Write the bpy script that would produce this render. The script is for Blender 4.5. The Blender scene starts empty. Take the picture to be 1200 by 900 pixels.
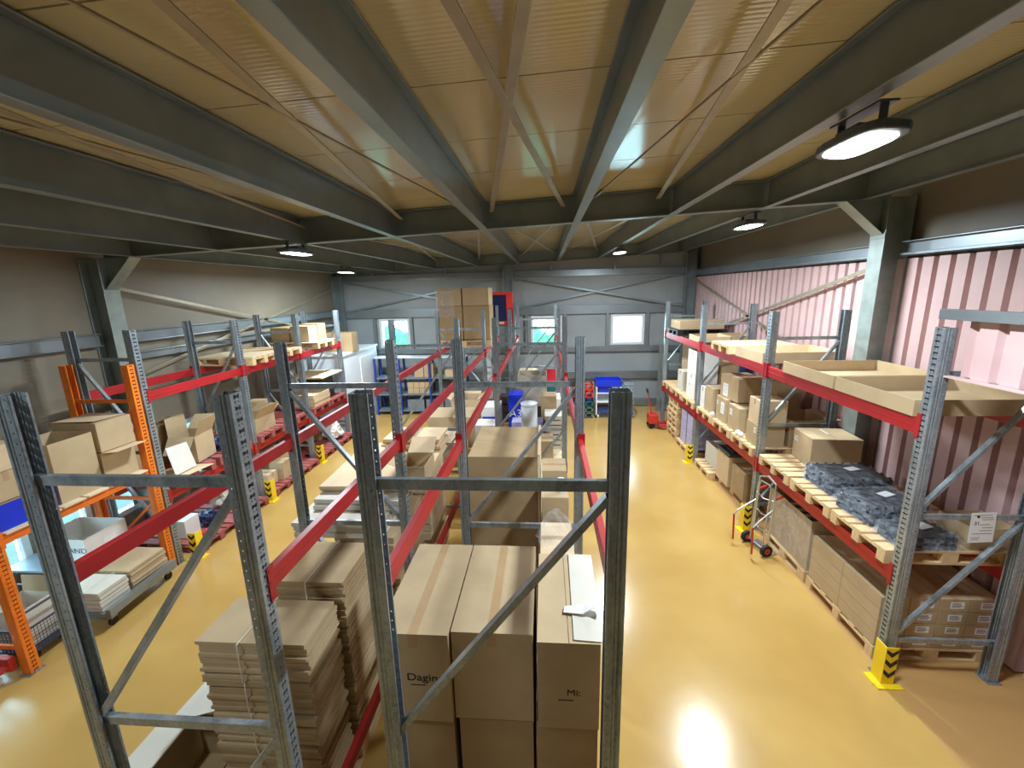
import bpy, bmesh, math, random
from mathutils import Vector, Matrix, Euler
random.seed(7)
S = bpy.context.scene
COL = S.collection
PI = math.pi

# ------------------------------------------------------------ materials
def newmat(name):
    m = bpy.data.materials.new(name); m.use_nodes = True
    nt = m.node_tree; b = nt.nodes['Principled BSDF']
    return m, nt, b

def tex_coord(nt, kind='Object'):
    t = nt.nodes.new('ShaderNodeTexCoord'); return t.outputs[kind]

def noise(nt, vec, scale, detail=3, rough=.55):
    n = nt.nodes.new('ShaderNodeTexNoise'); n.inputs['Scale'].default_value = scale
    n.inputs['Detail'].default_value = detail; n.inputs['Roughness'].default_value = rough
    nt.links.new(vec, n.inputs['Vector']); return n

def ramp(nt, fac, stops):
    r = nt.nodes.new('ShaderNodeValToRGB'); e = r.color_ramp.elements
    e[0].position, e[0].color = stops[0][0], (*stops[0][1], 1)
    e[1].position, e[1].color = stops[-1][0], (*stops[-1][1], 1)
    for p, c in stops[1:-1]:
        x = e.new(p); x.color = (*c, 1)
    nt.links.new(fac, r.inputs['Fac']); return r.outputs['Color']

def mapping(nt, vec, scale):
    m = nt.nodes.new('ShaderNodeMapping'); m.inputs['Scale'].default_value = scale
    nt.links.new(vec, m.inputs['Vector']); return m.outputs['Vector']

def bump(nt, b, h, strength, dist=.01):
    n = nt.nodes.new('ShaderNodeBump'); n.inputs['Strength'].default_value = strength
    n.inputs['Distance'].default_value = dist
    nt.links.new(h, n.inputs['Height']); nt.links.new(n.outputs['Normal'], b.inputs['Normal'])

def mat(name, col, rough=.6, metal=0., var=.12, scale=6., bmp=0., spec=.5, stretch=(1,1,1), bscale=40.):
    m, nt, b = newmat(name)
    v = mapping(nt, tex_coord(nt), stretch)
    n = noise(nt, v, scale, 4)
    lo = tuple(max(0, c*(1-var)) for c in col); hi = tuple(min(1, c*(1+var)) for c in col)
    nt.links.new(ramp(nt, n.outputs['Fac'], [(.3, lo), (.7, hi)]), b.inputs['Base Color'])
    b.inputs['Roughness'].default_value = rough; b.inputs['Metallic'].default_value = metal
    b.inputs['Specular IOR Level'].default_value = spec
    if bmp:
        n2 = noise(nt, v, bscale, 2); bump(nt, b, n2.outputs['Fac'], bmp, .004)
    return m

def srgb(r, g, b):
    f = lambda c: (c/255/12.92) if c/255 <= .04045 else ((c/255+.055)/1.055)**2.4
    return (f(r), f(g), f(b))

M = {}
M['kraft'] = mat('kraft_cardboard', srgb(184,160,124), .8, var=.09, scale=3, bmp=.15, bscale=25)
M['kraft2'] = mat('brown_cardboard', srgb(168,142,104), .8, var=.1, scale=4, bmp=.15, bscale=25)
M['kraft3'] = mat('pale_cardboard', srgb(208,182,146), .75, var=.07, scale=4, bmp=.1, bscale=25)
M['greyboard'] = mat('grey_cardboard', srgb(205,198,184), .7, var=.05, scale=3)
M['whiteboard'] = mat('white_cardboard', srgb(226,222,216), .65, var=.04, scale=3)
M['tape'] = mat('brown_tape', srgb(178,146,108), .3, var=.05)
M['paper'] = mat('white_paper', srgb(236,236,236), .7, var=.02)
M['ink'] = mat('black_ink', srgb(30,28,28), .7)
M['inkgrey'] = mat('grey_ink', srgb(95,98,104), .7)
M['string'] = mat('white_twine', srgb(235,230,220), .7)
M['wood'] = mat('pallet_wood', srgb(216,184,138), .75, var=.16, scale=5, stretch=(1,6,1), bmp=.2)
M['woodred'] = mat('red_painted_wood', srgb(160,82,78), .65, var=.15, scale=8)
M['ply'] = mat('pale_fibreboard', srgb(224,204,168), .7, var=.05)
M['red'] = mat('red_beam_paint', srgb(168,20,28), .42, var=.12, scale=3, spec=.6)
M['orange'] = mat('orange_paint', srgb(228,112,30), .42, var=.12, scale=5)
M['yellow'] = mat('yellow_paint', srgb(240,205,30), .4, var=.06)
M['black'] = mat('black_paint', srgb(24,24,26), .5)
M['leaf'] = mat('shrub_leaves', srgb(58,120,84), .7, var=.4, scale=12, bmp=.5, bscale=18)
M['rubber'] = mat('black_rubber', srgb(28,27,27), .7)
M['whiterub'] = mat('white_rubber', srgb(222,222,218), .5)
M['alu'] = mat('aluminium_tube', srgb(205,208,210), .3, metal=.85, var=.05)
M['jackred'] = mat('red_enamel', srgb(190,48,40), .35)
M['steel'] = mat('grey_galvanised_sheet', srgb(128,140,142), .34, metal=.4, var=.14, scale=2.2, bmp=.04)
M['steelflange'] = M['steel']
M['bracing'] = mat('galvanised_flat_bar', srgb(160,150,128), .4, metal=.5, var=.1)
M['girt'] = mat('galvanised_girt', srgb(138,146,150), .35, metal=.55, var=.12, scale=2)
M['column'] = mat('galvanised_column', srgb(150,160,154), .42, metal=.45, var=.16, scale=5)
M['whitepl'] = mat('white_plastic', srgb(228,230,232), .35, var=.02)
M['trans'] = mat('translucent_plastic', srgb(214,222,228), .3, var=.04)
M['bluepl'] = mat('blue_plastic', srgb(18,48,196), .35, var=.08)
M['blueframe'] = mat('blue_enamel', srgb(28,62,150), .4, var=.08)
M['greyblue'] = mat('grey_shelf_metal', srgb(128,140,152), .4, metal=.3)
M['teal'] = mat('teal_plastic', srgb(16,100,104), .4)
M['pinkred'] = mat('bright_red_plastic', srgb(222,40,66), .4)
M['greenpl'] = mat('dull_green_plastic', srgb(98,128,110), .5)
M['navy'] = mat('navy_plastic', srgb(22,28,70), .4)
M['darkbox'] = mat('dark_grey_plastic', srgb(60,62,66), .5)
M['binwhite'] = mat('beige_grey_plastic', srgb(176,168,150), .5)
M['lilac'] = mat('lilac_film', srgb(176,172,206), .35, var=.1, scale=20, bmp=.4, bscale=14)
M['foam'] = mat('black_foam', srgb(18,19,22), .55, var=.2)
M['wirem'] = mat('dark_wire', srgb(70,70,90), .4, metal=.4)
M['lampbody'] = mat('grey_lamp_housing', srgb(92,100,108), .4, metal=.4)
M['capwhite'] = mat('white_office_panel', srgb(226,232,238), .4, var=.03)
M['redsk'] = mat('red_signal_paint', srgb(206,50,38), .45)

def galv(name, slotted):
    m, nt, b = newmat(name)
    oc = tex_coord(nt)
    v = nt.nodes.new('ShaderNodeTexVoronoi'); v.inputs['Scale'].default_value = 55
    nt.links.new(oc, v.inputs['Vector'])
    n = noise(nt, mapping(nt, oc, (1,1,.25)), 9, 4)
    mx = nt.nodes.new('ShaderNodeMath'); mx.operation = 'MULTIPLY_ADD'
    nt.links.new(v.outputs['Color'], mx.inputs[0]); mx.inputs[1].default_value = .25
    nt.links.new(n.outputs['Fac'], mx.inputs[2])
    nt.links.new(ramp(nt, mx.outputs[0], [(.3, srgb(112,122,130)), (.85, srgb(176,186,192))]), b.inputs['Base Color'])
    b.inputs['Metallic'].default_value = .55; b.inputs['Roughness'].default_value = .32
    if slotted:
        sep = nt.nodes.new('ShaderNodeSeparateXYZ'); nt.links.new(oc, sep.inputs[0])
        def mth(op, a, bb=None, c=None):
            q = nt.nodes.new('ShaderNodeMath'); q.operation = op
            for i, x in enumerate((a, bb, c)):
                if x is None: continue
                if isinstance(x, (int, float)): q.inputs[i].default_value = x
                else: nt.links.new(x, q.inputs[i])
            return q.outputs[0]
        X, Y, Z = sep.outputs
        zm = mth('SUBTRACT', mth('MODULO', Z, .05), .025)
        ay = mth('ABSOLUTE', Y)
        # big slot in the outer face plus two bolt holes above it
        slot = mth('MULTIPLY', mth('LESS_THAN', mth('ABSOLUTE', zm), mth('MULTIPLY_ADD', mth('GREATER_THAN', ay, .008), .003, .0065)), mth('LESS_THAN', ay, .022))
        dz = mth('SUBTRACT', mth('MODULO', mth('ADD', Z, .022), .05), .025)
        dot = mth('LESS_THAN', mth('ADD', mth('POWER', mth('SUBTRACT', ay, .013), 2), mth('POWER', dz, 2)), .00002)
        face = mth('LESS_THAN', X, .0045)
        slot = mth('MULTIPLY', mth('MAXIMUM', slot, dot), face)
        hole = mth('LESS_THAN', mth('ADD', mth('POWER', mth('SUBTRACT', X, .080), 2), mth('POWER', zm, 2)), .000022)
        hole = mth('MULTIPLY', hole, mth('GREATER_THAN', ay, .04))
        mask = mth('MINIMUM', mth('ADD', slot, hole), 1.)
        tr = nt.nodes.new('ShaderNodeBsdfTransparent'); mix = nt.nodes.new('ShaderNodeMixShader')
        out = nt.nodes['Material Output']
        nt.links.new(mask, mix.inputs[0]); nt.links.new(b.outputs[0], mix.inputs[1]); nt.links.new(tr.outputs[0], mix.inputs[2])
        nt.links.new(mix.outputs[0], out.inputs['Surface'])
    return m
M['galv'] = galv('galvanised_steel', False)
M['slotted'] = galv('slotted_galvanised_steel', True)
def _slot_orange():
    m = galv('slotted_orange_steel', True)
    for n in m.node_tree.nodes:
        if n.type == 'VALTORGB':
            n.color_ramp.elements[0].color = (*srgb(216,98,22), 1); n.color_ramp.elements[1].color = (*srgb(244,136,40), 1)
        if n.type == 'BSDF_PRINCIPLED':
            n.inputs['Metallic'].default_value = 0; n.inputs['Roughness'].default_value = .42
    return m
M['slotorange'] = _slot_orange()

def floor_mat():
    m, nt, b = newmat('ochre_epoxy_floor')
    oc = tex_coord(nt)
    n = noise(nt, oc, .9, 5); n2 = noise(nt, oc, 160, 2)
    base = ramp(nt, n.outputs['Fac'], [(.3, srgb(186,147,80)), (.7, srgb(200,163,94))])
    # matt, browner, finely speckled zone under the right rack
    sep = nt.nodes.new('ShaderNodeSeparateXYZ'); nt.links.new(oc, sep.inputs[0])
    g = nt.nodes.new('ShaderNodeMath'); g.operation = 'GREATER_THAN'; g.inputs[1].default_value = 3.36
    nt.links.new(sep.outputs[0], g.inputs[0])
    alt = ramp(nt, n2.outputs['Fac'], [(.3, srgb(180,136,80)), (.7, srgb(198,154,96))])
    mx = nt.nodes.new('ShaderNodeMix'); mx.data_type = 'RGBA'
    nt.links.new(g.outputs[0], mx.inputs['Factor']); nt.links.new(base, mx.inputs['A']); nt.links.new(alt, mx.inputs['B'])
    nt.links.new(mx.outputs['Result'], b.inputs['Base Color'])
    mr = nt.nodes.new('ShaderNodeMapRange'); mr.inputs['To Min'].default_value = .2; mr.inputs['To Max'].default_value = .6
    nt.links.new(g.outputs[0], mr.inputs['Value']); nt.links.new(mr.outputs[0], b.inputs['Roughness'])
    b.inputs['Specular IOR Level'].default_value = .45
    n3 = noise(nt, oc, 3.5, 4); bump(nt, b, n3.outputs['Fac'], .10, .012)
    return m
M['floor'] = floor_mat()

def ribbed(name, c0, c1, axis, period, rough=.4, strength=.25, metal=0., scale=.8, spec=.5, joint=None):
    m, nt, b = newmat(name)
    oc = tex_coord(nt); n = noise(nt, oc, scale, 4)
    nt.links.new(ramp(nt, n.outputs['Fac'], [(.3, c0), (.7, c1)]), b.inputs['Base Color'])
    w = nt.nodes.new('ShaderNodeTexWave'); w.wave_type = 'BANDS'; w.bands_direction = axis
    w.inputs['Scale'].default_value = 1/period*.1*3.1416; nt.links.new(oc, w.inputs['Vector'])
    bump(nt, b, w.outputs['Fac'], strength, .003)
    b.inputs['Roughness'].default_value = rough; b.inputs['Metallic'].default_value = metal
    b.inputs['Specular IOR Level'].default_value = spec
    return m
M['deck'] = ribbed('beige_roof_panel', srgb(198,186,146), srgb(210,198,158), 'Y', .04, .13, .16, spec=.9)
M['panel'] = ribbed('grey_wall_panel', srgb(146,152,154), srgb(162,168,170), 'X', .1, .5, .12)
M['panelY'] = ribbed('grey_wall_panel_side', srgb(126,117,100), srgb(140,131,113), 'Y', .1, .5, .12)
M['pink'] = mat('pink_cladding', srgb(206,174,172), .5, var=.07, scale=2.5)
M['backing'] = mat('dark_red_backing', srgb(120,60,64), .6)

def glassm():
    m, nt, b = newmat('window_glass')
    g = nt.nodes.new('ShaderNodeBsdfGlass'); g.inputs['Roughness'].default_value = 0; g.inputs['IOR'].default_value = 1.02
    g.inputs['Color'].default_value = (.93,.98,1,1)
    nt.links.new(g.outputs[0], nt.nodes['Material Output'].inputs['Surface']); return m
def glassthin():
    m, nt, b = newmat('clear_window_pane')
    t = nt.nodes.new('ShaderNodeBsdfTransparent'); t.inputs[0].default_value = (.9,.97,.98,1)
    g = nt.nodes.new('ShaderNodeBsdfGlossy'); g.inputs['Roughness'].default_value = .02
    f = nt.nodes.new('ShaderNodeFresnel'); f.inputs[0].default_value = 1.3
    x = nt.nodes.new('ShaderNodeMixShader')
    nt.links.new(f.outputs[0], x.inputs[0]); nt.links.new(t.outputs[0], x.inputs[1]); nt.links.new(g.outputs[0], x.inputs[2])
    nt.links.new(x.outputs[0], nt.nodes['Material Output'].inputs['Surface']); return m
M['glass'] = glassthin()
def filmm(name, col, fac, rough=.12):
    m, nt, b = newmat(name)
    oc = tex_coord(nt); n = noise(nt, oc, 14, 3)
    t = nt.nodes.new('ShaderNodeBsdfTransparent')
    b.inputs['Base Color'].default_value = (*col, 1); b.inputs['Roughness'].default_value = rough
    bump(nt, b, n.outputs['Fac'], .9, .02)
    r = nt.nodes.new('ShaderNodeMapRange'); r.inputs['From Min'].default_value = .35; r.inputs['From Max'].default_value = .7
    r.inputs['To Min'].default_value = fac*.4; r.inputs['To Max'].default_value = min(1, fac*1.6)
    nt.links.new(n.outputs['Fac'], r.inputs['Value'])
    x = nt.nodes.new('ShaderNodeMixShader'); nt.links.new(r.outputs[0], x.inputs[0])
    nt.links.new(t.outputs[0], x.inputs[1]); nt.links.new(b.outputs[0], x.inputs[2])
    nt.links.new(x.outputs[0], nt.nodes['Material Output'].inputs['Surface']); return m
M['film'] = filmm('clear_stretch_film', (.85,.88,.92), .10)
M['filmbag'] = filmm('crumpled_clear_film', (.72,.80,.92), .08, .05)
def emit(name, col, s):
    m, nt, b = newmat(name)
    b.inputs['Emission Color'].default_value = (*col, 1); b.inputs['Emission Strength'].default_value = s
    b.inputs['Base Color'].default_value = (*col, 1); return m
M['led'] = emit('led_lens', (.86,.94,1.), 14)

# ------------------------------------------------------------ mesh builder
class B:
    def __init__(s): s.v = []; s.f = []; s.mi = []
    def _add(s, vs, fs, mi=0):
        o = len(s.v); s.v += [tuple(p) for p in vs]; s.f += [tuple(i+o for i in f) for f in fs]; s.mi += [mi]*len(fs)
    def box(s, x0, x1, y0, y1, z0, z1, mi=0, mat=None):
        vs = [Vector((x, y, z)) for z in (z0, z1) for y in (y0, y1) for x in (x0, x1)]
        if mat: vs = [mat @ v for v in vs]
        s._add(vs, [(0,2,3,1),(4,5,7,6),(0,1,5,4),(2,6,7,3),(0,4,6,2),(1,3,7,5)], mi); return s
    def bar(s, a, b, w, h, up=(0,0,1), mi=0):
        a = Vector(a); b = Vector(b); d = (b-a).normalized(); u = Vector(up)
        r = d.cross(u)
        if r.length < 1e-4: r = d.cross(Vector((1,0,0)))
        r.normalize(); u = r.cross(d)
        vs = [p + r*x*w/2 + u*y*h/2 for p in (a, b) for y in (-1,1) for x in (-1,1)]
        s._add(vs, [(0,1,3,2),(4,6,7,5),(0,4,5,1),(2,3,7,6),(0,2,6,4),(1,5,7,3)], mi); return s
    def tube(s, pts, r, n=10, mi=0, cap=True):
        pts = [Vector(p) for p in pts]; rings = []
        prev = None
        for i, p in enumerate(pts):
            d = (pts[min(i+1, len(pts)-1)] - pts[max(i-1, 0)]).normalized()
            if prev is None:
                r1 = d.cross(Vector((0,0,1)))
                if r1.length < 1e-3: r1 = d.cross(Vector((1,0,0)))
            else: r1 = prev - d*prev.dot(d)
            r1.normalize(); prev = r1; r2 = d.cross(r1)
            rr = r[i] if isinstance(r, (list, tuple)) else r
            rings.append([p + (r1*math.cos(2*PI*k/n) + r2*math.sin(2*PI*k/n))*rr for k in range(n)])
        vs = [v for ring in rings for v in ring]; fs = []
        for i in range(len(pts)-1):
            for k in range(n):
                fs.append((i*n+k, i*n+(k+1)%n, (i+1)*n+(k+1)%n, (i+1)*n+k))
        if cap: fs += [tuple(range(n))[::-1], tuple((len(pts)-1)*n+k for k in range(n))]
        s._add(vs, fs, mi); return s
    def prism(s, poly, ax, a0, a1, mi=0):
        n = len(poly)
        def P(p, t): return {'x': (t, p[0], p[1]), 'y': (p[0], t, p[1]), 'z': (p[0], p[1], t)}[ax]
        vs = [P(p, a0) for p in poly] + [P(p, a1) for p in poly]
        fs = [tuple(range(n)), tuple(range(n, 2*n))[::-1]] + [(i, i+n, (i+1)%n+n, (i+1)%n) for i in range(n)]
        s._add(vs, fs, mi); return s
    def sheet(s, poly, ax, a0, a1, th, mi=0):   # open polyline extruded with thickness
        n = len(poly); off = []
        for i in range(n):
            p = Vector(poly[max(0, i-1)]); q = Vector(poly[min(n-1, i+1)]); d = (q-p).normalized()
            off.append((poly[i][0]-d[1]*th, poly[i][1]+d[0]*th))
        for i in range(n-1):
            s.prism([poly[i], poly[i+1], off[i+1], off[i]], ax, a0, a1, mi)
        return s
    def quadsheet(s, p, th, mi=0):   # four corners, thickness
        p = [Vector(q) for q in p]; nrm = (p[1]-p[0]).cross(p[3]-p[0]).normalized()*th
        vs = p + [q+nrm for q in p]
        s._add(vs, [(3,2,1,0),(4,5,6,7),(0,1,5,4),(1,2,6,5),(2,3,7,6),(3,0,4,7)], mi); return s
    def build(s, name, mats, parent=None, loc=None, rot=None, bevel=0, smooth=False):
        me = bpy.data.meshes.new(name); me.from_pydata(s.v, [], s.f)
        for m in (mats if isinstance(mats, (list, tuple)) else [mats]): me.materials.append(M[m] if isinstance(m, str) else m)
        for p, i in zip(me.polygons, s.mi): p.material_index = i
        bm = bmesh.new(); bm.from_mesh(me); bmesh.ops.recalc_face_normals(bm, faces=bm.faces[:]); bm.to_mesh(me); bm.free()
        if smooth: me.shade_smooth() if hasattr(me, 'shade_smooth') else None
        o = bpy.data.objects.new(name, me); COL.objects.link(o)
        if parent: o.parent = parent
        if loc: o.location = loc
        if rot: o.rotation_euler = rot
        if bevel:
            b = o.modifiers.new('bevel', 'BEVEL'); b.width = bevel; b.segments = 2; b.limit_method = 'ANGLE'
        return o

def tag(o, label, cat, group=None):
    o['label'] = label; o['category'] = cat
    if group: o['group'] = group
    return o
def thing(name, label, cat, loc=(0,0,0), rz=0, group=None, rot=None):
    o = bpy.data.objects.new(name, None); COL.objects.link(o); o.location = loc
    o.rotation_euler = rot if rot else (0,0,rz); o.empty_display_size = .1
    return tag(o, label, cat, group)
def struct(o, label=None):
    o['kind'] = 'structure'
    if label: o['label'] = label
    return o
def copy_tree(o, parent=None):
    c = o.copy(); COL.objects.link(c)
    if parent: c.parent = parent
    for ch in [x for x in o.children]: copy_tree(ch, c)
    return c
def text(name, s, size, parent, loc, rot, m='ink', ext=.0008, shear=0, sx=1):
    cu = bpy.data.curves.new(name, 'FONT'); cu.body = s; cu.size = size; cu.extrude = ext; cu.align_x = 'CENTER'; cu.align_y = 'CENTER'; cu.shear = shear
    t = bpy.data.objects.new(name+'_tmp', cu); COL.objects.link(t)
    bpy.context.view_layer.update()
    me = bpy.data.meshes.new_from_object(t.evaluated_get(bpy.context.evaluated_depsgraph_get()))
    bpy.data.objects.remove(t); bpy.data.curves.remove(cu)
    me.materials.clear(); me.materials.append(M[m])
    o = bpy.data.objects.new(name, me); COL.objects.link(o); o.parent = parent; o.location = loc; o.rotation_euler = rot; o.scale = (sx,1,1)
    return o

# ------------------------------------------------------------ roof geometry
XL, XR, Y0, Y1 = -7.0, 4.78, -5.0, 14.25
bz = lambda x: 4.76 + .0386*x          # underside of the purlins
dz = lambda x: 5.11 + .0386*x          # underside of the roof deck
ang = math.atan(.0386)

# ------------------------------------------------------------ shell
fl = B().box(XL-.2, XR+.3, Y0-.2, Y1+.2, -.2, 0).build('floor', 'floor'); struct(fl, 'glossy ochre epoxy warehouse floor')
yard = B().box(-40, XL-.5, -30, Y1+.6, -.5, -.3).build('trim_1', mat('outside_ground', (.040,.068,.072), .9)); struct(yard, 'grey green ground outside the left windows')
yard2 = B().box(-40, 40, Y1+.6, 60, -.5, -.3).build('trim_0', mat('outside_paving', (.62,.70,.66), .9)); struct(yard2, 'pale paving outside the far windows')

def roof_deck():
    b = B()
    y = 2.80 - .965*8; k = 0
    while y < Y1+.2:
        y2 = min(y+.965, Y1+.3)
        p = [(XL-.2, y+.006, dz(XL-.2)), (XR+.3, y+.006, dz(XR+.3)), (XR+.3, y2-.006, dz(XR+.3)), (XL-.2, y2-.006, dz(XL-.2))]
        b.quadsheet(p, .08); y = y2
    o = b.build('ceiling', 'deck'); struct(o, 'beige ribbed roof panels with dark joints')
    c = B().quadsheet([(XL-.3, Y0-.3, dz(XL-.3)+.09), (XR+.4, Y0-.3, dz(XR+.4)+.09), (XR+.4, Y1+.4, dz(XR+.4)+.09), (XL-.3, Y1+.4, dz(XL-.3)+.09)], .05).build('ceiling_backing', 'black')
    c.parent = o
roof_deck()

def holed_wall(axis, pos, th, a0, a1, ztop, holes, name, m):
    """wall in plane axis=pos; holes (a0,a1,z0,z1)"""
    b = B()
    cuts = sorted(set([a0, a1] + [h[0] for h in holes] + [h[1] for h in holes]))
    for c0, c1 in zip(cuts[:-1], cuts[1:]):
        hs = [h for h in holes if h[0] <= c0+1e-6 and h[1] >= c1-1e-6]
        segs = []
        z = 0
        for h in sorted(hs, key=lambda h: h[2]): segs.append((z, h[2])); z = h[3]
        segs.append((z, None))
        for s0, s1 in segs:
            if axis == 'y':
                t0 = s1 if s1 is not None else ztop(c0); t1 = s1 if s1 is not None else ztop(c1)
                b.prism([(c0, s0), (c1, s0), (c1, t1), (c0, t0)], 'y', pos, pos+th)
            else:
                t = s1 if s1 is not None else ztop(pos)
                b.box(min(pos, pos+th), max(pos, pos+th), c0, c1, s0, t)
    return struct(b.build(name, m))
farwin = [(-5.62, -4.57, 2.07, 3.06), (-.47, .58, 2.07, 3.06), (2.15, 3.22, 2.07, 3.06)]
leftwin = [(2.9, 4.68, .40, 1.6), (4.84, 5.49, .40, 1.6), (5.66, 7.8, .40, 1.6)]
holed_wall('y', Y1, .15, XL, XR, dz, farwin, 'wall_far', 'panel')
holed_wall('x', XL, -.15, Y0, Y1, dz, leftwin, 'wall_left', 'panelY')
struct(B().box(XR, XR+.12, Y0, Y1, 0, dz(XR)).build('wall_right', ['panelY']))
struct(B().prism([(XL, 0), (XR, 0), (XR, dz(XR)), (XL, dz(XL))], 'y', Y0-.12, Y0).build('wall_near', 'panel'))

def window(n, axis, pos, a0, a1, z0, z1, lab):
    b = B(); f = .085; d0, d1 = pos-.03, pos+.09
    def bx(c0, c1, q0, q1):
        if axis == 'y': b.box(c0, c1, d0, d1, q0, q1)
        else: b.box(pos-.09, pos+.03, c0, c1, q0, q1)
    bx(a0, a1, z0, z0+f); bx(a0, a1, z1-f, z1); bx(a0, a0+f, z0+f, z1-f); bx(a1-f, a1, z0+f, z1-f)
    o = b.build('window_%d' % n, 'whitepl', bevel=.006); struct(o, lab)
    g = B()
    if axis == 'y': g.box(a0+f, a1-f, pos+.03, pos+.036, z0+f, z1-f)
    else: g.box(pos-.036, pos-.03, a0+f, a1-f, z0+f, z1-f)
    g.build('window_pane', 'glass', o)
labs = ['left of three small white windows in the far wall', 'middle of three small white windows in the far wall', 'right of three small white windows in the far wall',
        'low window in the left wall nearest the camera', 'narrow middle low window in the left wall', 'low window in the left wall behind the orange frame']
for i, w in enumerate(farwin): window(i+1, 'y', Y1, *w, labs[i])
for i, w in enumerate(leftwin): window(i+4, 'x', XL, *w, labs[i+3])

# pink trapezoidal cladding on the right wall (pitch .22 m)
def trapezoid(y0, y1, x, depth, pitch=.222, wide=.135, slope=.018):
    pts = []; y = y0
    while y < y1-.1:
        pts += [(x, y), (x, y+wide), (x+depth, y+wide+slope), (x+depth, y+pitch-slope)]
        y += pitch
    pts.append((x, y)); return pts
b = B(); b.sheet([(p[0], p[1]) for p in trapezoid(-.5, 14.2, 4.685, .08, .222, .148, .007)], 'z', 0.02, 4.17, -.0012)
cl = b.build('wall_cladding_right', 'pink'); cl.name = 'wall_lining_right'; struct(cl, 'pink corrugated steel lining of the right wall')
# base strips and girts
n = 1
def trim(b, m='girt', lab=None, name=None):
    global n
    n += 1
    return struct(b.build('trim_%d' % n, m, bevel=.004), lab)
def cee(y_or_x, axis, a0, a1, z0, z1, d):   # C shaped girt against a wall
    b = B(); p = y_or_x
    def bx(u0, u1, q0, q1):
        if axis == 'y': b.box(a0, a1, min(u0, u1), max(u0, u1), q0, q1)
        else: b.box(min(u0, u1), max(u0, u1), a0, a1, q0, q1)
    bx(p, p+d, z0, z0+.012); bx(p, p+d, z1-.012, z1); bx(p+d*.95, p+d, z0, z1); bx(p, p+d*.1, z0, z0+.04); bx(p, p+d*.1, z1-.04, z1)
    return b
for z0, z1, l in ((.02,.26,'base rail'), (.95,1.2,'lower girt'), (1.86,2.04,'sill girt'), (3.1,3.38,'head girt'), (4.3,4.5,'top girt')):
    trim(cee(Y1-.12, 'y', -7.1, 4.4, z0, z1, .02) if 0 else B().box(-6.95, 4.45, Y1-.12, Y1, z0, z0+.015).box(-6.95, 4.45, Y1-.12, Y1, z1-.015, z1).box(-6.95, 4.45, Y1-.125, Y1-.11, z0, z1), lab='%s on the far wall' % l)
for a in (-5.75, -4.49, -.6, .66, 2.03, 3.3):
    trim(B().box(a-.05, a+.05, Y1-.13, Y1-.001, 2.04, 3.1), lab='steel post beside a far window')
for y0, y1 in ((-4.8, 6.12), (6.42, 14.1)):
    trim(B().box(XR-.2, XR, y0, y1, 4.2, 4.215).box(XR-.2, XR, y0, y1, 4.37, 4.385).box(XR-.13, XR-.11, y0, y1, 4.2, 4.385).box(XR-.2, XR-.185, y0, y1, 4.2, 4.24), lab='girt above the pink lining')
    trim(B().box(XL, XL+.16, y0, y1, 3.2, 3.215).box(XL, XL+.16, y0, y1, 3.38, 3.395).box(XL+.10, XL+.112, y0, y1, 3.2, 3.395), lab='girt along the left wall')
trim(B().box(XL, XL+.16, 6.42, 14.1, 3.02, 3.035).box(XL+.10, XL+.112, 6.42, 14.1, 2.9, 3.035), lab='lower girt along the left wall')

# columns with haunch
def ibeam(b, ax, c, a0, a1, w, h, tf=.012, tw=.008):
    """I section: ax axis direction 'z' column (web in XZ), flanges normal X"""
    cx, cy = c
    b.box(cx-h/2, cx-h/2+tf, cy-w/2, cy+w/2, a0, a1); b.box(cx+h/2-tf, cx+h/2, cy-w/2, cy+w/2, a0, a1)
    b.box(cx-h/2, cx+h/2, cy-tw/2, cy+tw/2, a0, a1)
CY = 6.27
for cx, s, lab in ((4.55, -1, 'galvanised steel column on the right wall'), (-6.83, 1, 'galvanised steel column on the left wall')):
    b = B(); ibeam(b, 'z', (cx, CY), 0, bz(cx)+.02, .26, .32)
    e = cx + s*.16; z = bz(cx)
    zz = bz(e+s*.5)
    b.prism([(e, z-.45), (e, z), (e+s*.5, zz)], 'y', CY-.006, CY+.006)
    P = Vector((e, CY, z-.45)); Q = Vector((e+s*.5, CY, zz)); b.bar(P, Q, .2, .012)
    b.box(e-.005, e+.008, CY-.13, CY+.13, z-.5, z-.43)
    trim(b, 'column', lab)
for cx, cy, lab in ((4.5, 14.0, 'steel column in the far right corner'), (-6.84, 14.0, 'steel column in the far left corner'), (-1.18, 14.02, 'steel column in the middle of the far wall')):
    b = B(); ibeam(b, 'z', (cx, cy), 0, bz(cx), .22, .3); trim(b, 'steel', lab)
for cx, s in ((4.55, -1), (-6.83, 1)):
    b = B(); ibeam(b, 'z', (cx, -1.0), 0, bz(cx)+.02, .26, .32); trim(b, 'column', 'steel column behind the camera')

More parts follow.
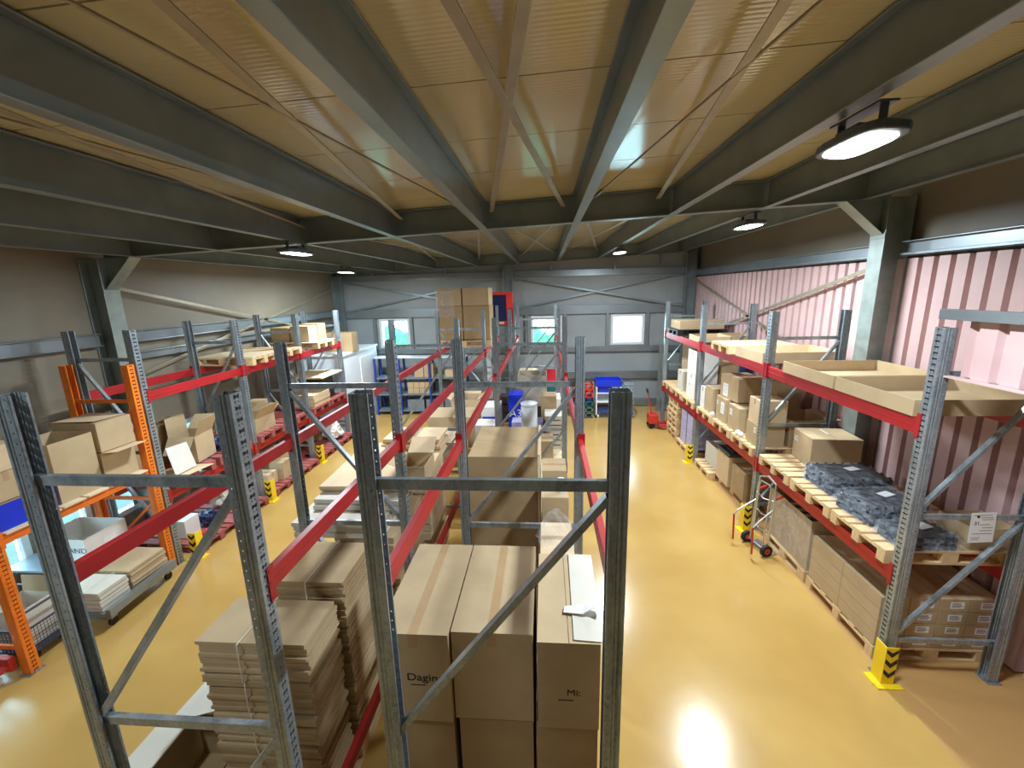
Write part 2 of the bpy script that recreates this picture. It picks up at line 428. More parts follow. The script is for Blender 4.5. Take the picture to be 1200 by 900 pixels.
# rafters (along X, sloping) and purlins (along Y)
def rafter(y, lab):
    b = B()
    x0, x1 = -6.68, 4.4
    def pr(q0, q1, w): b.prism([(x0, bz(x0)+q0), (x1, bz(x1)+q0), (x1, bz(x1)+q1), (x0, bz(x0)+q1)], 'y', y-w/2, y+w/2)
    pr(0, .014, .15); pr(.014, .33, .009); pr(.33, .344, .15)
    trim(b, 'steel', lab)
rafter(6.27, 'galvanised rafter crossing the roof'); rafter(14.1, 'rafter along the far wall'); rafter(-1.0, 'rafter behind the camera')
PX = [-6.15, -4.82, -3.48, -2.14, -.84, .44, 1.71, 2.92, 4.13]
for i, x in enumerate(PX):
    for y0, y1 in ((-4.9, -1.06), (-.94, 6.19), (6.35, 14.02)):
        b = B(); z = bz(x)
        b.box(x-.05, x+.05, y0, y1, z, z+.012).box(x-.004, x+.004, y0, y1, z+.012, z+.33).box(x-.06, x+.06, y0, y1, z+.328, z+.342)
        if y0 > -1.05: trim(b, 'steel', 'galvanised purlin under the roof deck')
        else: trim(b, 'steel', 'purlin behind the camera')
    for yy in (6.19, 6.35):
        pass
# flat roof bracing
def brace(a, c, w=.06, m='bracing', lab='flat diagonal brace under the roof', rod=False):
    b = B()
    if rod:
        b.tube([a, c], .011, 8); mid = Vector(a).lerp(Vector(c), .88); mid2 = Vector(a).lerp(Vector(c), .93)
        b.tube([mid, mid2], .022, 8)
    else: b.bar(a, c, w, .01)
    o = trim(b, m, lab); return o
zb = lambda x: 4.97 + .0386*x
def rb(x0, y0, x1, y1, **k): brace((x0, y0, zb(x0)), (x1, y1, zb(x1)), **k)
rb(-.74, -.9, .26, 6.16); rb(.36, -.9, -.72, 6.16)
rb(-.98, -.9, -1.98, 6.16); rb(-2.0, -.9, -.98, 6.16, rod=True)
rb(.6, -.9, 1.5, 6.16); rb(1.58, -.9, .55, 6.16, rod=True)
rb(-3.4, -.9, -2.3, 6.16, rod=True); rb(-2.3, -.9, -3.4, 6.16)
for a, c in ((-.74, .34), (-2.05, -.94), (.54, 1.62), (-3.38, -2.24)):
    rb(a, 6.4, c, 13.9, w=.05); rb(c, 6.4, a, 13.9, w=.05)
# wall bracing
def wb(a, c, lab): brace(a, c, lab=lab, m='steel')
for x0, x1, o in ((-6.7, -1.35, 0), (-1.0, 4.3, 0)):
    b1 = B(); b1.bar((x0, 14.1, 3.3), (x1, 14.1, 4.3), .06, .06, up=(0,1,0)); trim(b1, 'steel', 'diagonal brace across the far wall')
    b1 = B(); b1.bar((x0, 14.04, 4.3), (x1, 14.04, 3.3), .06, .06, up=(0,1,0)); trim(b1, 'steel', 'diagonal brace across the far wall')
for x, za, zc in ((4.58, 2.3, 4.1), (-6.86, 2.6, 4.1)):
    for p, q in ((za, zc), (zc, za)):
        b1 = B(); b1.bar((x, 6.45, p), (x, 13.85, q), .012, .06); trim(b1, 'bracing', 'diagonal brace along the side wall')
for x in (-5.6,-3.2,.2,2.2,3.6):
    b1 = B(); b1.box(x-.03, x+.03, 14.02, 14.08, 4.45, bz(x)+.02); trim(b1, 'girt', 'small hanger at the far eaves')

# ------------------------------------------------------------ racks
H = 3.5
def upright_mesh(h):
    half = [(.0, .0), (.0, .024), (.0, .046), (.004, .05), (.018, .05), (.023, .044), (.030, .044), (.035, .050), (.043, .050), (.047, .046), (.053, .046), (.057, .05), (.098, .05), (.102, .047), (.102, .034)]
    b = B()
    for s in (1, -1):
        pts = [(p[0], p[1]*s) for p in half]
        for p, q in zip(pts[:-1], pts[1:]):
            t = .0022; d = (Vector(q)-Vector(p)).normalized(); nn = (d[1]*t*s, -d[0]*t*s)
            nn = (abs(d[1])*t if d[1] else 0, 0) if abs(d[1]) > abs(d[0]) else (0, -s*t)
            b.prism([p, q, (q[0]+nn[0], q[1]+nn[1]), (p[0]+nn[0], p[1]+nn[1])], 'z', 0, h)
    return b
_up = {}
def upright(root, x, y, side, h=H, m='slotted', z=0.008, sc=1.):
    key = (h, m)
    if key not in _up:
        o = upright_mesh(h-.008).build('upright', m, root); _up[key] = o
    else:
        o = _up[key].copy(); COL.objects.link(o); o.parent = root
    o.location = (x, y, z); o.rotation_euler = (0, 0, 0 if side > 0 else PI); o.scale = (sc, sc, 1)
    key2 = ('bp', 'x')
    if key2 not in _up:
        f = B().box(-.02, .11, -.075, .075, 0, .007).box(-.015,-.005,-.02,.02,.007,.02).build('base_plate', 'galv', o); _up[key2] = f
    else:
        f = _up[key2].copy(); COL.objects.link(f); f.parent = o
    f.location = (0, 0, -z+.0005)
    return o
def cbar(b, a, c):
    b.bar(a, c, .028, .045, up=(0,0,1))
    return b
def frame(root, xl, xr, y, flip=False, h=H, m='slotted', mb='galv', levels=(.42, 1.76, 3.1), bare=False, sc=1.):
    upright(root, xl, y, 1, h, m, sc=sc); upright(root, xr, y, -1, h, m, sc=sc)
    a, c = xl+.06*sc, xr-.06*sc
    for z in levels:
        if bare and z == levels[1]: continue
        B().bar((a, y, z), (c, y, z), .03, .046).bar((a, y-.012, z+.02), (c, y-.012, z+.02), .01, .012).build('horizontal_brace', mb, root)
    for z0, z1 in zip(levels[:-1], levels[1:]):
        if bare and z0 == levels[0]: continue
        p, q = ((a+.03, z0+.05), (c-.03, z1-.05)) if not flip else ((c-.03, z0+.05), (a+.03, z1-.05))
        B().bar((p[0], y-.002, p[1]), (q[0], y-.002, q[1]), .03, .044, up=(0,1,0)).build('diagonal_brace', mb, root)
def beam(root, x, side, y0, y1, ztop, m='red', hh=.13, g=.052):
    """beam along Y between uprights; x=outer face, side=+1 body goes towards +x"""
    a, c = (x+.012, x+.052) if side > 0 else (x-.052, x-.012)
    b = B().box(a, c, y0+g, y1-g, ztop-hh, ztop)
    b.box(a-.003 if side > 0 else c-.002, a+.002 if side > 0 else c+.003, y0+.06, y1-.06, ztop-hh*.62, ztop-hh*.5)
    o = b.build('beam', m, root, bevel=.006)
    for y, s in ((y0, 1), (y1, -1)):
        e0, e1 = (x-.006, x+.05) if side > 0 else (x-.05, x+.006)
        k = B().box(e0, e1, *sorted((y+s*g, y+s*(g+.006))), ztop-hh-.03, ztop+.045)
        w = (x-.008, x-.002) if side > 0 else (x+.002, x+.008)
        k.box(w[0], w[1], *sorted((y+s*(g-.038), y+s*(g+.004))), ztop-hh-.03, ztop+.045)
        for zz in (-.02-hh, -.04, .02): k.box(w[0]-.002, w[1]+.002, *sorted((y+s*(g-.03), y+s*(g-.02))), ztop+zz, ztop+zz+.012)
        k.build('connector', m, o)
def rack(name, label, xl, xr, ys, beams, flips=None, group=None, hh=.13, skip=(), sc=1., **k):
    r = thing(name, label, 'pallet rack', (0,0,0), group=group)
    for i, y in enumerate(ys): frame(r, xl, xr, y, (flips[i] if flips else False), bare=(i in skip), sc=sc, **k)
    for (i, z, sides) in beams:
        for s in sides:
            beam(r, xl if s == 'L' else xr, 1 if s == 'L' else -1, ys[i], ys[i+1], z, hh=hh, g=.052*sc)
    return r
AY = [1.64, 3.58, 6.38, 9.18, 11.98]
TOPZ = 2.62
AXL, AXR, BXL, BXR = -2.37, -1.29, -.79, .33
rack('pallet_rack', 'centre left row of grey uprights with red beams, near frame at bottom left', AXL, AXR, AY,
     [(i, TOPZ, 'LR') for i in range(4)] + [(0, .89, 'R'), (1, .89, 'R'), (2, .89, 'LR'), (3, .89, 'LR')], flips=[False, True, False, True, False], hh=.10, sc=.76)
rack('pallet_rack', 'centre row of grey uprights with red beams over large cartons, beside right aisle', BXL, BXR, AY,
     [(i, TOPZ, 'LR') for i in range(4)] + [(2, 1.16, 'LR'), (3, 1.16, 'LR')], hh=.10, skip=(0,), sc=.76)
RY = [3.86, 6.61, 9.40, 12.15]; RXL, RXR = 3.31, 4.41
rack('pallet_rack', 'long rack with two red beam levels along the pink right wall', RXL, RXR, RY,
     [(i, z, 'LR') for i in range(3) for z in (2.69, 1.19)], hh=.15)
LY = [5.33, 7.3, 9.2, 11.1]; LXL, LXR = -6.5, -5.5
rack('pallet_rack', 'grey rack with red beams along the left wall', LXL, LXR, LY,
     [(i, z, 'LR') for i in range(3) for z in (2.64, 1.13)], flips=[True, False, True, False])
# orange rack
r = thing('pallet_rack', 'shorter orange painted rack beside the left windows', 'pallet rack')
OY = [3.44, 5.2]
for y in OY: frame(r, LXL, LXR, y, False, h=3.05 if y > 4 else 1.75, m='slotorange', mb='orange', levels=(.3, 1.12, 2.55) if y > 4 else (.3, .95, 1.5))
for z in (1.58,):
    beam(r, LXR, -1, OY[0], OY[1], z, 'orange', .1); beam(r, LXL, 1, OY[0], OY[1], z, 'orange', .1)

# corner guards
def guard(x, y, rz, label, mir=1):
    t = thing('upright_guard', label, 'guard', (x, y, 0), rz, 'yellow upright guards')
    b = B().box(-.06, .06, -.004, .004, 0, .43).box(*sorted((-.06*mir, -.052*mir)), 0, .13, 0, .43)
    b.build('shield', 'yellow', t, bevel=.003)
    B().box(-.12, .12, -.06, .0, 0, .012).box(*sorted((-.13*mir, -.06*mir)), 0, .13, 0, .012).build('foot', 'yellow', t)
    for z in (.1, .22, .34):
        c = B(); w = .054
        c.prism([(-w, z+.035), (0, z-.02), (w, z+.035), (w, z+.085), (0, z+.03), (-w, z+.085)] if z < .33 else [(-w, z+.035), (0, z-.02), (w, z+.035), (w, z+.07), (0, z+.03), (-w, z+.07)], 'y', -.0065, -.0045)
        c.build('chevron', 'black', t)
    return t
guard(3.33, 3.74, 0, 'yellow guard with black chevrons at the right rack nearest foot')
guard(3.22, 6.50, 0, 'yellow black striped guard behind the hand truck wheels')
guard(3.22, 9.28, 0, 'yellow black striped guard beside white wrapped stack on right')
guard(-5.35, 5.42, 0, 'yellow guard beside the orange upright foot', mir=-1)
guard(-5.35, 7.24, 0, 'yellow guard on second foot of the left rack', mir=-1)
guard(-5.35, 9.14, 0, 'yellow guard on third foot of the left rack', mir=-1)

# pink corrugated offcut on a rail above the near right frame
t = thing('corrugated_panel', 'pink corrugated panel hung from a grey rail above nearest right frame', 'panel')
b = B(); b.sheet(trapezoid(1.50, 3.74, 3.415, .045, .222, .14, .02), 'z', 3.1, 3.56, -.0015); b.build('sheet', 'pink', t)
B().box(3.33, 3.40, 1.4, 3.92, 3.565, 3.65).build('rail', 'girt', t, bevel=.004)
B().box(3.355, 3.41, 1.4, 3.80, 3.085, 3.10).build('ledge', 'pink', t)
B().box(3.32, 3.40, 1.32, 1.4, 0, 3.65).build('post', 'girt', t)

# ------------------------------------------------------------ lamps
def lamp(x, y, z, label, power, tilt=0., rz=0., sz=1.):
    t = thing('ceiling_lamp', label, 'lamp', (x, y, z), rz)
    def oval(rx, ry, z0, z1, dd=0):
        pts = []
        for k in range(20):
            a = 2*PI*k/20; cx, sx = math.cos(a), math.sin(a)
            pts.append((rx*math.copysign(abs(cx)**.6, cx), ry*math.copysign(abs(sx)**.6, sx)))
        return B().prism(pts, 'z', z0, z1)
    R = Euler((0, tilt, 0))
    h = oval(.15*sz, .34*sz, .0, .05).build('housing', 'lampbody', t, rot=R, bevel=.01)
    oval(.12*sz, .27*sz, -.006, .004).build('lens', 'led', t, rot=R)
    B().box(-.1*sz, .1*sz, -.12*sz, .12*sz, .05, .09).build('driver_box', 'lampbody', t, rot=R, bevel=.01)
    zt = bz(x)-z
    for s in (-1, 1): B().bar((0, s*.2*sz, .03), (0, s*.2*sz, zt-.01), .04, .012, up=(0,1,0)).build('bracket_arm', 'lampbody', t)
    B().box(-.05, .05, -.24*sz, .24*sz, zt-.014, zt-.002).build('bracket_plate', 'lampbody', t)
    L = bpy.data.lights.new('led_light', 'AREA'); L.shape = 'RECTANGLE'; L.size = .24*sz; L.size_y = .55*sz; L.energy = power; L.color = (.79, .915, 1.)
    lo = bpy.data.objects.new('led_light', L); COL.objects.link(lo); lo.parent = t; lo.location = (0, 0, -.03); lo.rotation_euler = R
    return t
PW = 168
lamp(1.82, 2.86, 4.66, 'large bright lamp nearest the camera under the roof right', PW, tilt=.1, sz=.85)
lamp(2.92, 6.70, 4.70, 'bright lamp right of the centre hanging past the rafter', PW)
lamp(1.71, 10.3, 4.67, 'small bright lamp above the far right window', PW*1.35)
lamp(-3.48, 6.02, 4.47, 'bright lamp left of centre hanging by the rafter', PW)
lamp(-4.82, 10.4, 4.42, 'small bright lamp near the far left corner column', PW*1.35)
lamp(-3.48, .4, 4.47, 'added fill lamp out of frame at the upper left', PW*.4)  # unseen lamp, added because the near left end needed light

# ------------------------------------------------------------ contents: builders
rnd = random.Random(11)
_pal = {}
def pallet(label, cx, cy, z=0., rz=0., m='wood', group=None, L=1.2, W=.8):
    """long side along local x"""
    t = thing('pallet', label, 'pallet', (cx, cy, z), rz, group)
    key = (m, L, W)
    if key in _pal:
        for ch in _pal[key].children: copy_tree(ch, t)
        return t
    _pal[key] = t
    b = B()
    for i, (w) in enumerate((.145, .1, .145, .1, .145)):
        c = (-.5+i*.25)*(W-.145) if True else 0
        b.box(-L/2, L/2, c-w/2, c+w/2, .122, .144)
    for xx in (-L/2+.0725, 0, L/2-.0725): b.box(xx-.0725, xx+.0725, -W/2, W/2, .100, .122)
    b.build('top_deck', m, t, bevel=.002)
    for yy in (-W/2+.05, 0, W/2-.05):
        B().box(-L/2, L/2, yy-.05, yy+.05, 0, .022).build('bottom_board', m, t)
    first = None
    for xx in (-L/2+.0725, 0, L/2-.0725):
        for yy in (-W/2+.05, 0, W/2-.05):
            if first is None:
                first = B().box(-.0725, .0725, -.05, .05, .022, .100).build('block', m, t, bevel=.002); o = first
            else:
                o = first.copy(); COL.objects.link(o); o.parent = t
            o.location = (xx, yy, 0)
    return t

def dims(x0, x1, y0, y1): return (x0+x1)/2, (y0+y1)/2, x1-x0, y1-y0
def carton(label, x0, x1, y0, y1, z0, z1, m='kraft', rz=0., seam='y', tape=True, labels=(), group=None, name='cardboard_box', cat='cardboard box', tm='tape'):
    cx, cy, w, d = dims(x0, x1, y0, y1); h = z1-z0
    t = thing(name, label, cat, (cx, cy, z0), rz, group)
    B().box(-w/2, w/2, -d/2, d/2, 0, h-.005).build('body', m, t, bevel=.004)
    if seam == 'y':
        for s in (-1, 1): B().box(*sorted((s*.0025, s*w/2)), -d/2, d/2, h-.0045, h).build('top_flap', m, t)
        if tape: B().box(-.028, .028, -d/2-.0008, d/2+.0008, h-.001, h+.0008).box(-.028, .028, -d/2-.001, -d/2-.0002, h-.09, h).box(-.028, .028, d/2+.0002, d/2+.001, h-.09, h).build('tape', tm, t)
    else:
        for s in (-1, 1): B().box(-w/2, w/2, *sorted((s*.0025, s*d/2)), h-.0045, h).build('top_flap', m, t)
        if tape: B().box(-w/2-.0008, w/2+.0008, -.028, .028, h-.001, h+.0008).box(-w/2-.001, -w/2-.0002, -.028, .028, h-.09, h).box(w/2+.0002, w/2+.001, -.028, .028, h-.09, h).build('tape', tm, t)
    for (face, u, v, a, c) in labels:   # face, centre u (along), v height, size a x c
        b = B(); q = B()
        if face == '-x':
            b.box(-w/2-.0015, -w/2-.0003, u-a/2, u+a/2, v-c/2, v+c/2)
            for k in range(4): q.box(-w/2-.0024, -w/2-.0014, u-a*.4, u+a*(.1+.3*rnd.random()), v+c*(.3-.18*k)-.003, v+c*(.3-.18*k)+.003)
        elif face == '+x':
            b.box(w/2+.0003, w/2+.0015, u-a/2, u+a/2, v-c/2, v+c/2)
            for k in range(4): q.box(w/2+.0014, w/2+.0024, u-a*.4, u+a*(.1+.3*rnd.random()), v+c*(.3-.18*k)-.003, v+c*(.3-.18*k)+.003)
        elif face == '-y':
            b.box(u-a/2, u+a/2, -d/2-.0015, -d/2-.0003, v-c/2, v+c/2)
            for k in range(4): q.box(u-a*.4, u+a*(.1+.3*rnd.random()), -d/2-.0024, -d/2-.0014, v+c*(.3-.18*k)-.003, v+c*(.3-.18*k)+.003)
        else:
            b.box(u-a/2, u+a/2, v-c/2, v+c/2, h+.0005, h+.0015)
            for k in range(4): q.box(u-a*.4, u+a*(.1+.3*rnd.random()), v+c*(.3-.18*k)-.003, v+c*(.3-.18*k)+.003, h+.0014, h+.0022)
        l = b.build('shipping_label', 'paper', t); q.build('printed_lines', 'inkgrey', l)
    return t

def open_carton(label, x0, x1, y0, y1, z0, z1, m='kraft', rz=0., flaps=(None,)*4, fl=.22, th=.006, mf=None, rot=None, name='cardboard_box', cat='open cardboard box', group=None, inner=None):
    """flaps: angle above horizontal (deg) for -x,+x,-y,+y; None = missing; 180 = folded in"""
    cx, cy, w, d = dims(x0, x1, y0, y1); h = z1-z0
    t = thing(name, label, cat, (cx, cy, z0), rz, group, rot=rot)
    b = B().box(-w/2, w/2, -d/2, d/2, 0, th)
    b.box(-w/2, -w/2+th, -d/2, d/2, th, h).box(w/2-th, w/2, -d/2, d/2, th, h)
    b.box(-w/2+th, w/2-th, -d/2, -d/2+th, th, h).box(-w/2+th, w/2-th, d/2-th, d/2, th, h)
    b.build('body', m, t)
    mf = mf or m
    for i, a in enumerate(flaps):
        if a is None: continue
        L = fl if not isinstance(fl, (list, tuple)) else fl[i]
        a = math.radians(a); s = (-1, 1, -1, 1)[i]; q = L*math.cos(a); r = L*math.sin(a)
        b = B()
        if i < 2: p = [(s*w/2, -d/2+.004, h), (s*w/2, d/2-.004, h), (s*(w/2+q), d/2-.012, h+r), (s*(w/2+q), -d/2+.012, h+r)]
        else: p = [(-w/2+.004, s*d/2, h), (w/2-.004, s*d/2, h), (w/2-.012, s*(d/2+q), h+r), (-w/2+.012, s*(d/2+q), h+r)]
        b.quadsheet(p, .004); b.build('flap', mf, t)
    if inner:
        B().box(-w/2+th+.005, w/2-th-.005, -d/2+th+.005, d/2-th-.005, th+.001, h*inner[0]).build('contents', inner[1], t)
    return t

def sheets(label, x0, x1, y0, y1, z0, z1, n=8, m='kraft', jit=.012, strap=None, rz=0., name='flattened_boxes', cat='flat cardboard', fan=0., group=None, sm='string', gap=.12):
    cx, cy, w, d = dims(x0, x1, y0, y1); h = (z1-z0)/n
    t = thing(name, label, cat, (cx, cy, z0), rz, group)
    b = B()
    for k in range(n):
        jx, jy = rnd.uniform(-jit, jit), rnd.uniform(-jit, jit)+fan*k
        a = rnd.uniform(-.012, .012)*jit/.012
        mt = Matrix.Translation((jx, jy, 0)) @ Matrix.Rotation(a, 4, 'Z')
        b.box(-w/2, w/2, -d/2, d/2, k*h, (k+1-gap)*h, mat=mt)
    b.build('sheets', m, t)
    if strap:
        for (ax, pos) in strap:
            H_ = z1-z0; e = jit+.006
            if ax == 'x':
                P = [(pos, -d/2-e, .002), (pos, -d/2-e, H_*.5), (pos, -d/2-e+.002, H_), (pos, d/2+e, H_+.001), (pos, d/2+e, .002)]
            else:
                P = [(-w/2-e, pos, .002), (-w/2-e, pos, H_), (w/2+e, pos, H_+.001), (w/2+e, pos, .002)]
            B().tube(P, .0035, 6).build('strap', sm, t)
    return t

# ================================================= right rack: floor level
pallet('pallet on the floor under the labelled long cartons, nearest right rack foot', 3.98, 4.63, 0, PI/2-PI/2, 'wood', L=1.16, W=1.16)
Gl = 'long cartons with white labels'
proto = None
for k in range(4):
    for i in range(4):
        for j in range(2):
            x0 = 3.41+i*.285; y0 = 4.06+j*.57
            if proto is None:
                proto = carton('long brown carton with white end label on the lowest right pallet', x0, x0+.28, y0, y0+.565, .146, .146+.145, 'kraft', labels=[('-y', 0.02, .075, .13, .075)], group=Gl)
                o = proto
            else: o = copy_tree(proto)
            o.location = (x0+.14, y0+.2825, .146+k*.148)
# tall wrapped box behind it
pallet('floor pallet under the tall wrapped carton beside the hand truck', 3.95, 5.80, 0, PI/2, 'wood', L=1.05, W=1.1)
open_carton('tall open wrapped carton on the floor beside the hand truck', 3.44, 4.4, 5.3, 6.3, .146, .86, 'kraft', flaps=(None, None, None, None), inner=(.72, 'darkbox'))
t = thing('stretch_film', 'clear film wrapped around the tall carton beside the hand truck', 'plastic film')
t.location = (3.92, 5.8, .16); B().box(-.492, -.487, -.51, .51, 0, .70).box(-.49, .49, -.512, -.507, 0, .70).build('wrap', 'film', t)
t = thing('wooden_crate_slats', 'pale wooden slats lying in the tall wrapped carton', 'wood slats', (3.92, 5.8, .66))
for k in range(5): B().box(-.44, .44, -.42+k*.18, -.37+k*.18, .005, .03).build('slat', 'ply', t)
B().box(-.46, -.38, -.44, .44, .03, .055).build('rail', 'ply', t)
# second bay floor
pallet('floor pallet under grey topped carton and plain carton, right rack second bay', 3.9, 7.75, 0, PI/2, 'wood')
carton('plain brown carton on the floor pallet of the second right bay', 3.45, 4.25, 7.2, 7.72, .146, .66, 'kraft2', seam='x')
t = open_carton('striped carton topped by a grey lid on the second bay floor', 3.42, 4.1, 7.78, 8.32, .146, .74, 'kraft3', flaps=(None,)*4, inner=(.8, 'kraft'))
B().box(-.36, .36, -.29, .29, .596, .65).box(-.26, .26, -.21, .21, .65, .68).build('lid', 'darkbox', t, bevel=.01)
pallet('empty floor pallet behind the grey topped carton', 3.9, 8.8, 0, 0, 'wood')
o = carton('wide low carton on the floor pallet behind the striped carton', 3.5, 4.3, 8.45, 9.15, .146, .58, 'greyboard')
# third bay: white wrapped stacks
pallet('floor pallet under the lilac film wrapped stack in the third right bay', 3.9, 10.2, 0, 0, 'wood')
for k, (y, s) in enumerate(((9.85, 'nearer'), (10.3, 'farther'))):
    t = thing('wrapped_stack', 'stack of reams in pale lilac film, %s of the pair by the striped guard' % s, 'wrapped stack', (3.82, y, .146))
    for q in range(5): B().box(-.45, .45, -.19, .19, q*.165, q*.165+.16).build('pack', 'lilac', t, bevel=.012)
Gp = 'empty pallets stacked by the pallet jack'
for k in range(7): pallet('empty wooden pallet in the stack beside the red pallet jack', 3.93+rnd.uniform(-.02,.02), 11.12+rnd.uniform(-.02,.02), k*.146, 0, 'wood', Gp)

# ================================================= right rack: level one (top 1.19)
ZL = 1.192; ZP = ZL+.146
pallet('pallet carrying black bags nearest the paper sheet', 3.88, 4.36, ZL)
pallet('pallet under the flat black bags in the middle of the near right bay', 3.88, 5.20, ZL)
pallet('mostly bare pallet under the single carton in the near right bay', 3.88, 6.06, ZL)
carton('large plain carton on the mostly bare pallet above the hand truck', 3.72, 4.36, 5.90, 6.42, ZP, ZP+.43, 'kraft', seam='y', tape=False, labels=[('-x', .17, .30, .09, .07), ('top', .0, .1, .02, .22)], rz=-.08)
def bag(label, cx, cy, z, w, d, n, rz=0.):
    t = thing('wrapped_foam_tray', label, 'plastic wrapped trays', (cx, cy, z), rz)
    for k in range(n):
        b = B(); b.box(-w/2, w/2, -d/2, d/2, k*.075, k*.075+.05)
        for i in range(7):
            xx = -w/2+.04+i*(w-.08)/6
            for s in (-1, 1): b.box(xx-.018, xx+.018, s*d/2-.012, s*d/2+.012, k*.075+.006, k*.075+.066)
        for j in range(4):
            yy = -d/2+.06+j*(d-.12)/3
            for s in (-1, 1): b.box(s*w/2-.012, s*w/2+.012, yy-.02, yy+.02, k*.075+.006, k*.075+.066)
        b.build('foam_tray', 'foam', t, bevel=.01)
        g = bmesh.new(); bmesh.ops.create_grid(g, x_segments=22, y_segments=16, size=.5)
        for v in g.verts:
            x, y = v.co.x*2, v.co.y*2; e = max(abs(x), abs(y))
            v.co.x = x*(w/2+.05); v.co.y = y*(d/2+.045)
            v.co.z = k*.075+.075 + rnd.uniform(-.004, .006) - (max(0, e-.82)/.18)**1.2*.055 + (rnd.uniform(-.012,.014) if e > .8 else 0)
        me = bpy.data.meshes.new('film'); g.to_mesh(me); g.free(); me.materials.append(M['filmbag'] if e else M['film'])
        fo = bpy.data.objects.new('film', me); COL.objects.link(fo); fo.parent = t
        sm = fo.modifiers.new('solid', 'SOLIDIFY'); sm.thickness = .0012
    B().box(-.02, .14, -.05, .05, n*.075+.008, n*.075+.010).build('shipping_label', 'paper', t, rot=(0,0,.3))
    return t
bag('black foam trays in film, the pile nearest the bare pallet', 3.82, 5.36, ZP, .72, .52, 3)
bag('black foam trays in film, tall pile behind the right upright', 3.72, 4.66, ZP, .62, .48, 3, .1)
bag('low pile of black foam trays in film at the upright', 3.68, 4.13, ZP, .50, .32, 2, .03)
open_carton('small open carton with white tape behind the paper sheet', 4.06, 4.47, 4.0, 4.36, ZP, ZP+.22, 'kraft', flaps=(None, None, None, None), rz=.04)
# second bay
for y, l in ((7.1, 'pallet under cartons next to the second right upright'), (7.97, 'middle pallet under cartons in the second right bay'), (8.85, 'farther pallet under cartons in the second right bay')): pallet(l, 3.88, y, ZL)
carton('lower carton of the pair beside the second right upright', 3.36, 3.78, 6.74, 7.12, ZP, ZP+.36, 'kraft', seam='x', labels=[('-x', -.1, .26, .07, .09)])
carton('upper carton of the pair beside the second right upright', 3.37, 3.78, 6.74, 7.12, ZP+.362, ZP+.76, 'kraft3', seam='x', rz=-.03)
open_carton('low wide open carton behind the second right upright', 3.84, 4.45, 6.72, 7.42, ZP, ZP+.44, 'kraft2', flaps=(None, 5, None, None), fl=.15)
carton('carton with a pink label standing left of the paired cartons', 3.36, 3.72, 7.42, 7.86, ZP, ZP+.44, 'kraft', seam='x', labels=[('-x', .1, .31, .1, .11)])
carton('carton with two white labels under the taped carton', 3.36, 3.8, 7.98, 8.42, ZP, ZP+.46, 'kraft', seam='x', labels=[('-x', -.08, .27, .15, .22), ('-x', .16, .33, .07, .08)])
t = carton('leaning carton with brown tape stripe on top of the labelled carton', 3.42, 3.92, 7.78, 8.38, ZP+.463, ZP+.90, 'kraft', seam='x', labels=[('-x', .12, .16, .17, .24)], rz=.12)
B().box(-.12, -.04, -.302, -.3005, 0, .43).build('tape', 'tape', t)
carton('large carton behind the leaning taped carton', 4.04, 4.46, 7.6, 8.3, ZP, ZP+.86, 'kraft2', seam='y')
carton('tall plain carton beside the third right upright', 3.36, 3.76, 8.62, 9.02, ZP, ZP+.52, 'kraft', seam='x')
carton('slim white carton beside the third right upright', 3.36, 3.7, 9.06, 9.30, ZP, ZP+.45, 'whiteboard', seam='x')
for x, y, l in ((3.34, 6.98+.28, 'right of two crumpled white paper balls on the pallet edge'), (3.34, 7.36, 'left of two crumpled white paper balls on the pallet edge'), (3.33, 8.5, 'single crumpled white paper ball below the labelled carton')):
    g = bmesh.new(); bmesh.ops.create_icosphere(g, subdivisions=3, radius=.045)
    for v in g.verts: v.co *= 1+rnd.uniform(-.16, .16)
    me = bpy.data.meshes.new('paper_ball'); g.to_mesh(me); g.free(); me.materials.append(M['paper'])
    o = bpy.data.objects.new('paper_ball', me); COL.objects.link(o); o.location = (x, y, ZP+.04); tag(o, l, 'crumpled paper')
# third bay
for y, l in ((9.9, 'pallet under tall white carton in the third right bay'), (10.75, 'middle pallet in the third right bay'), (11.6, 'pallet at the far end of the right rack')): pallet(l, 3.88, y, ZL)
carton('tall white carton standing on its twin in the third right bay', 3.38, 3.86, 9.72, 10.3, ZP+.56, ZP+1.12, 'whiteboard', seam='x', labels=[('+x', 0, .3, .1, .1)])
carton('lower tall white carton in the third right bay', 3.38, 3.86, 9.72, 10.3, ZP, ZP+.558, 'whiteboard', seam='x', labels=[('-x', 0.1, .3, .2, .1)])
carton('small pale carton left of the tall white cartons', 3.38, 3.7, 10.62, 11.0, ZP, ZP+.5, 'greyboard', seam='x')
carton('large brown carton at the far end of the right rack', 3.74, 4.4, 10.7, 11.9, ZP, ZP+1.1, 'kraft', seam='x')
carton('brown carton behind the tall white cartons', 3.9, 4.42, 9.6, 10.5, ZP, ZP+.8, 'kraft2', seam='y')
o = B().tube([(4.18, 9.1, ZP), (4.18, 9.1, ZP+.03), (4.18, 9.1, ZP+.30), (4.18, 9.1, ZP+.31), (4.18, 9.1, ZP+.33), (4.18, 9.1, ZP+.62), (4.18, 9.1, ZP+.63), (4.18, 9.1, ZP+.65), (4.18, 9.1, ZP+.92), (4.18, 9.1, ZP+.95)], [.13, .14, .14, .15, .14, .14, .15, .14, .14, .12], 24).build('plastic_drum', 'blueframe', smooth=False); tag(o, 'blue plastic drum standing behind the third right upright', 'drum')

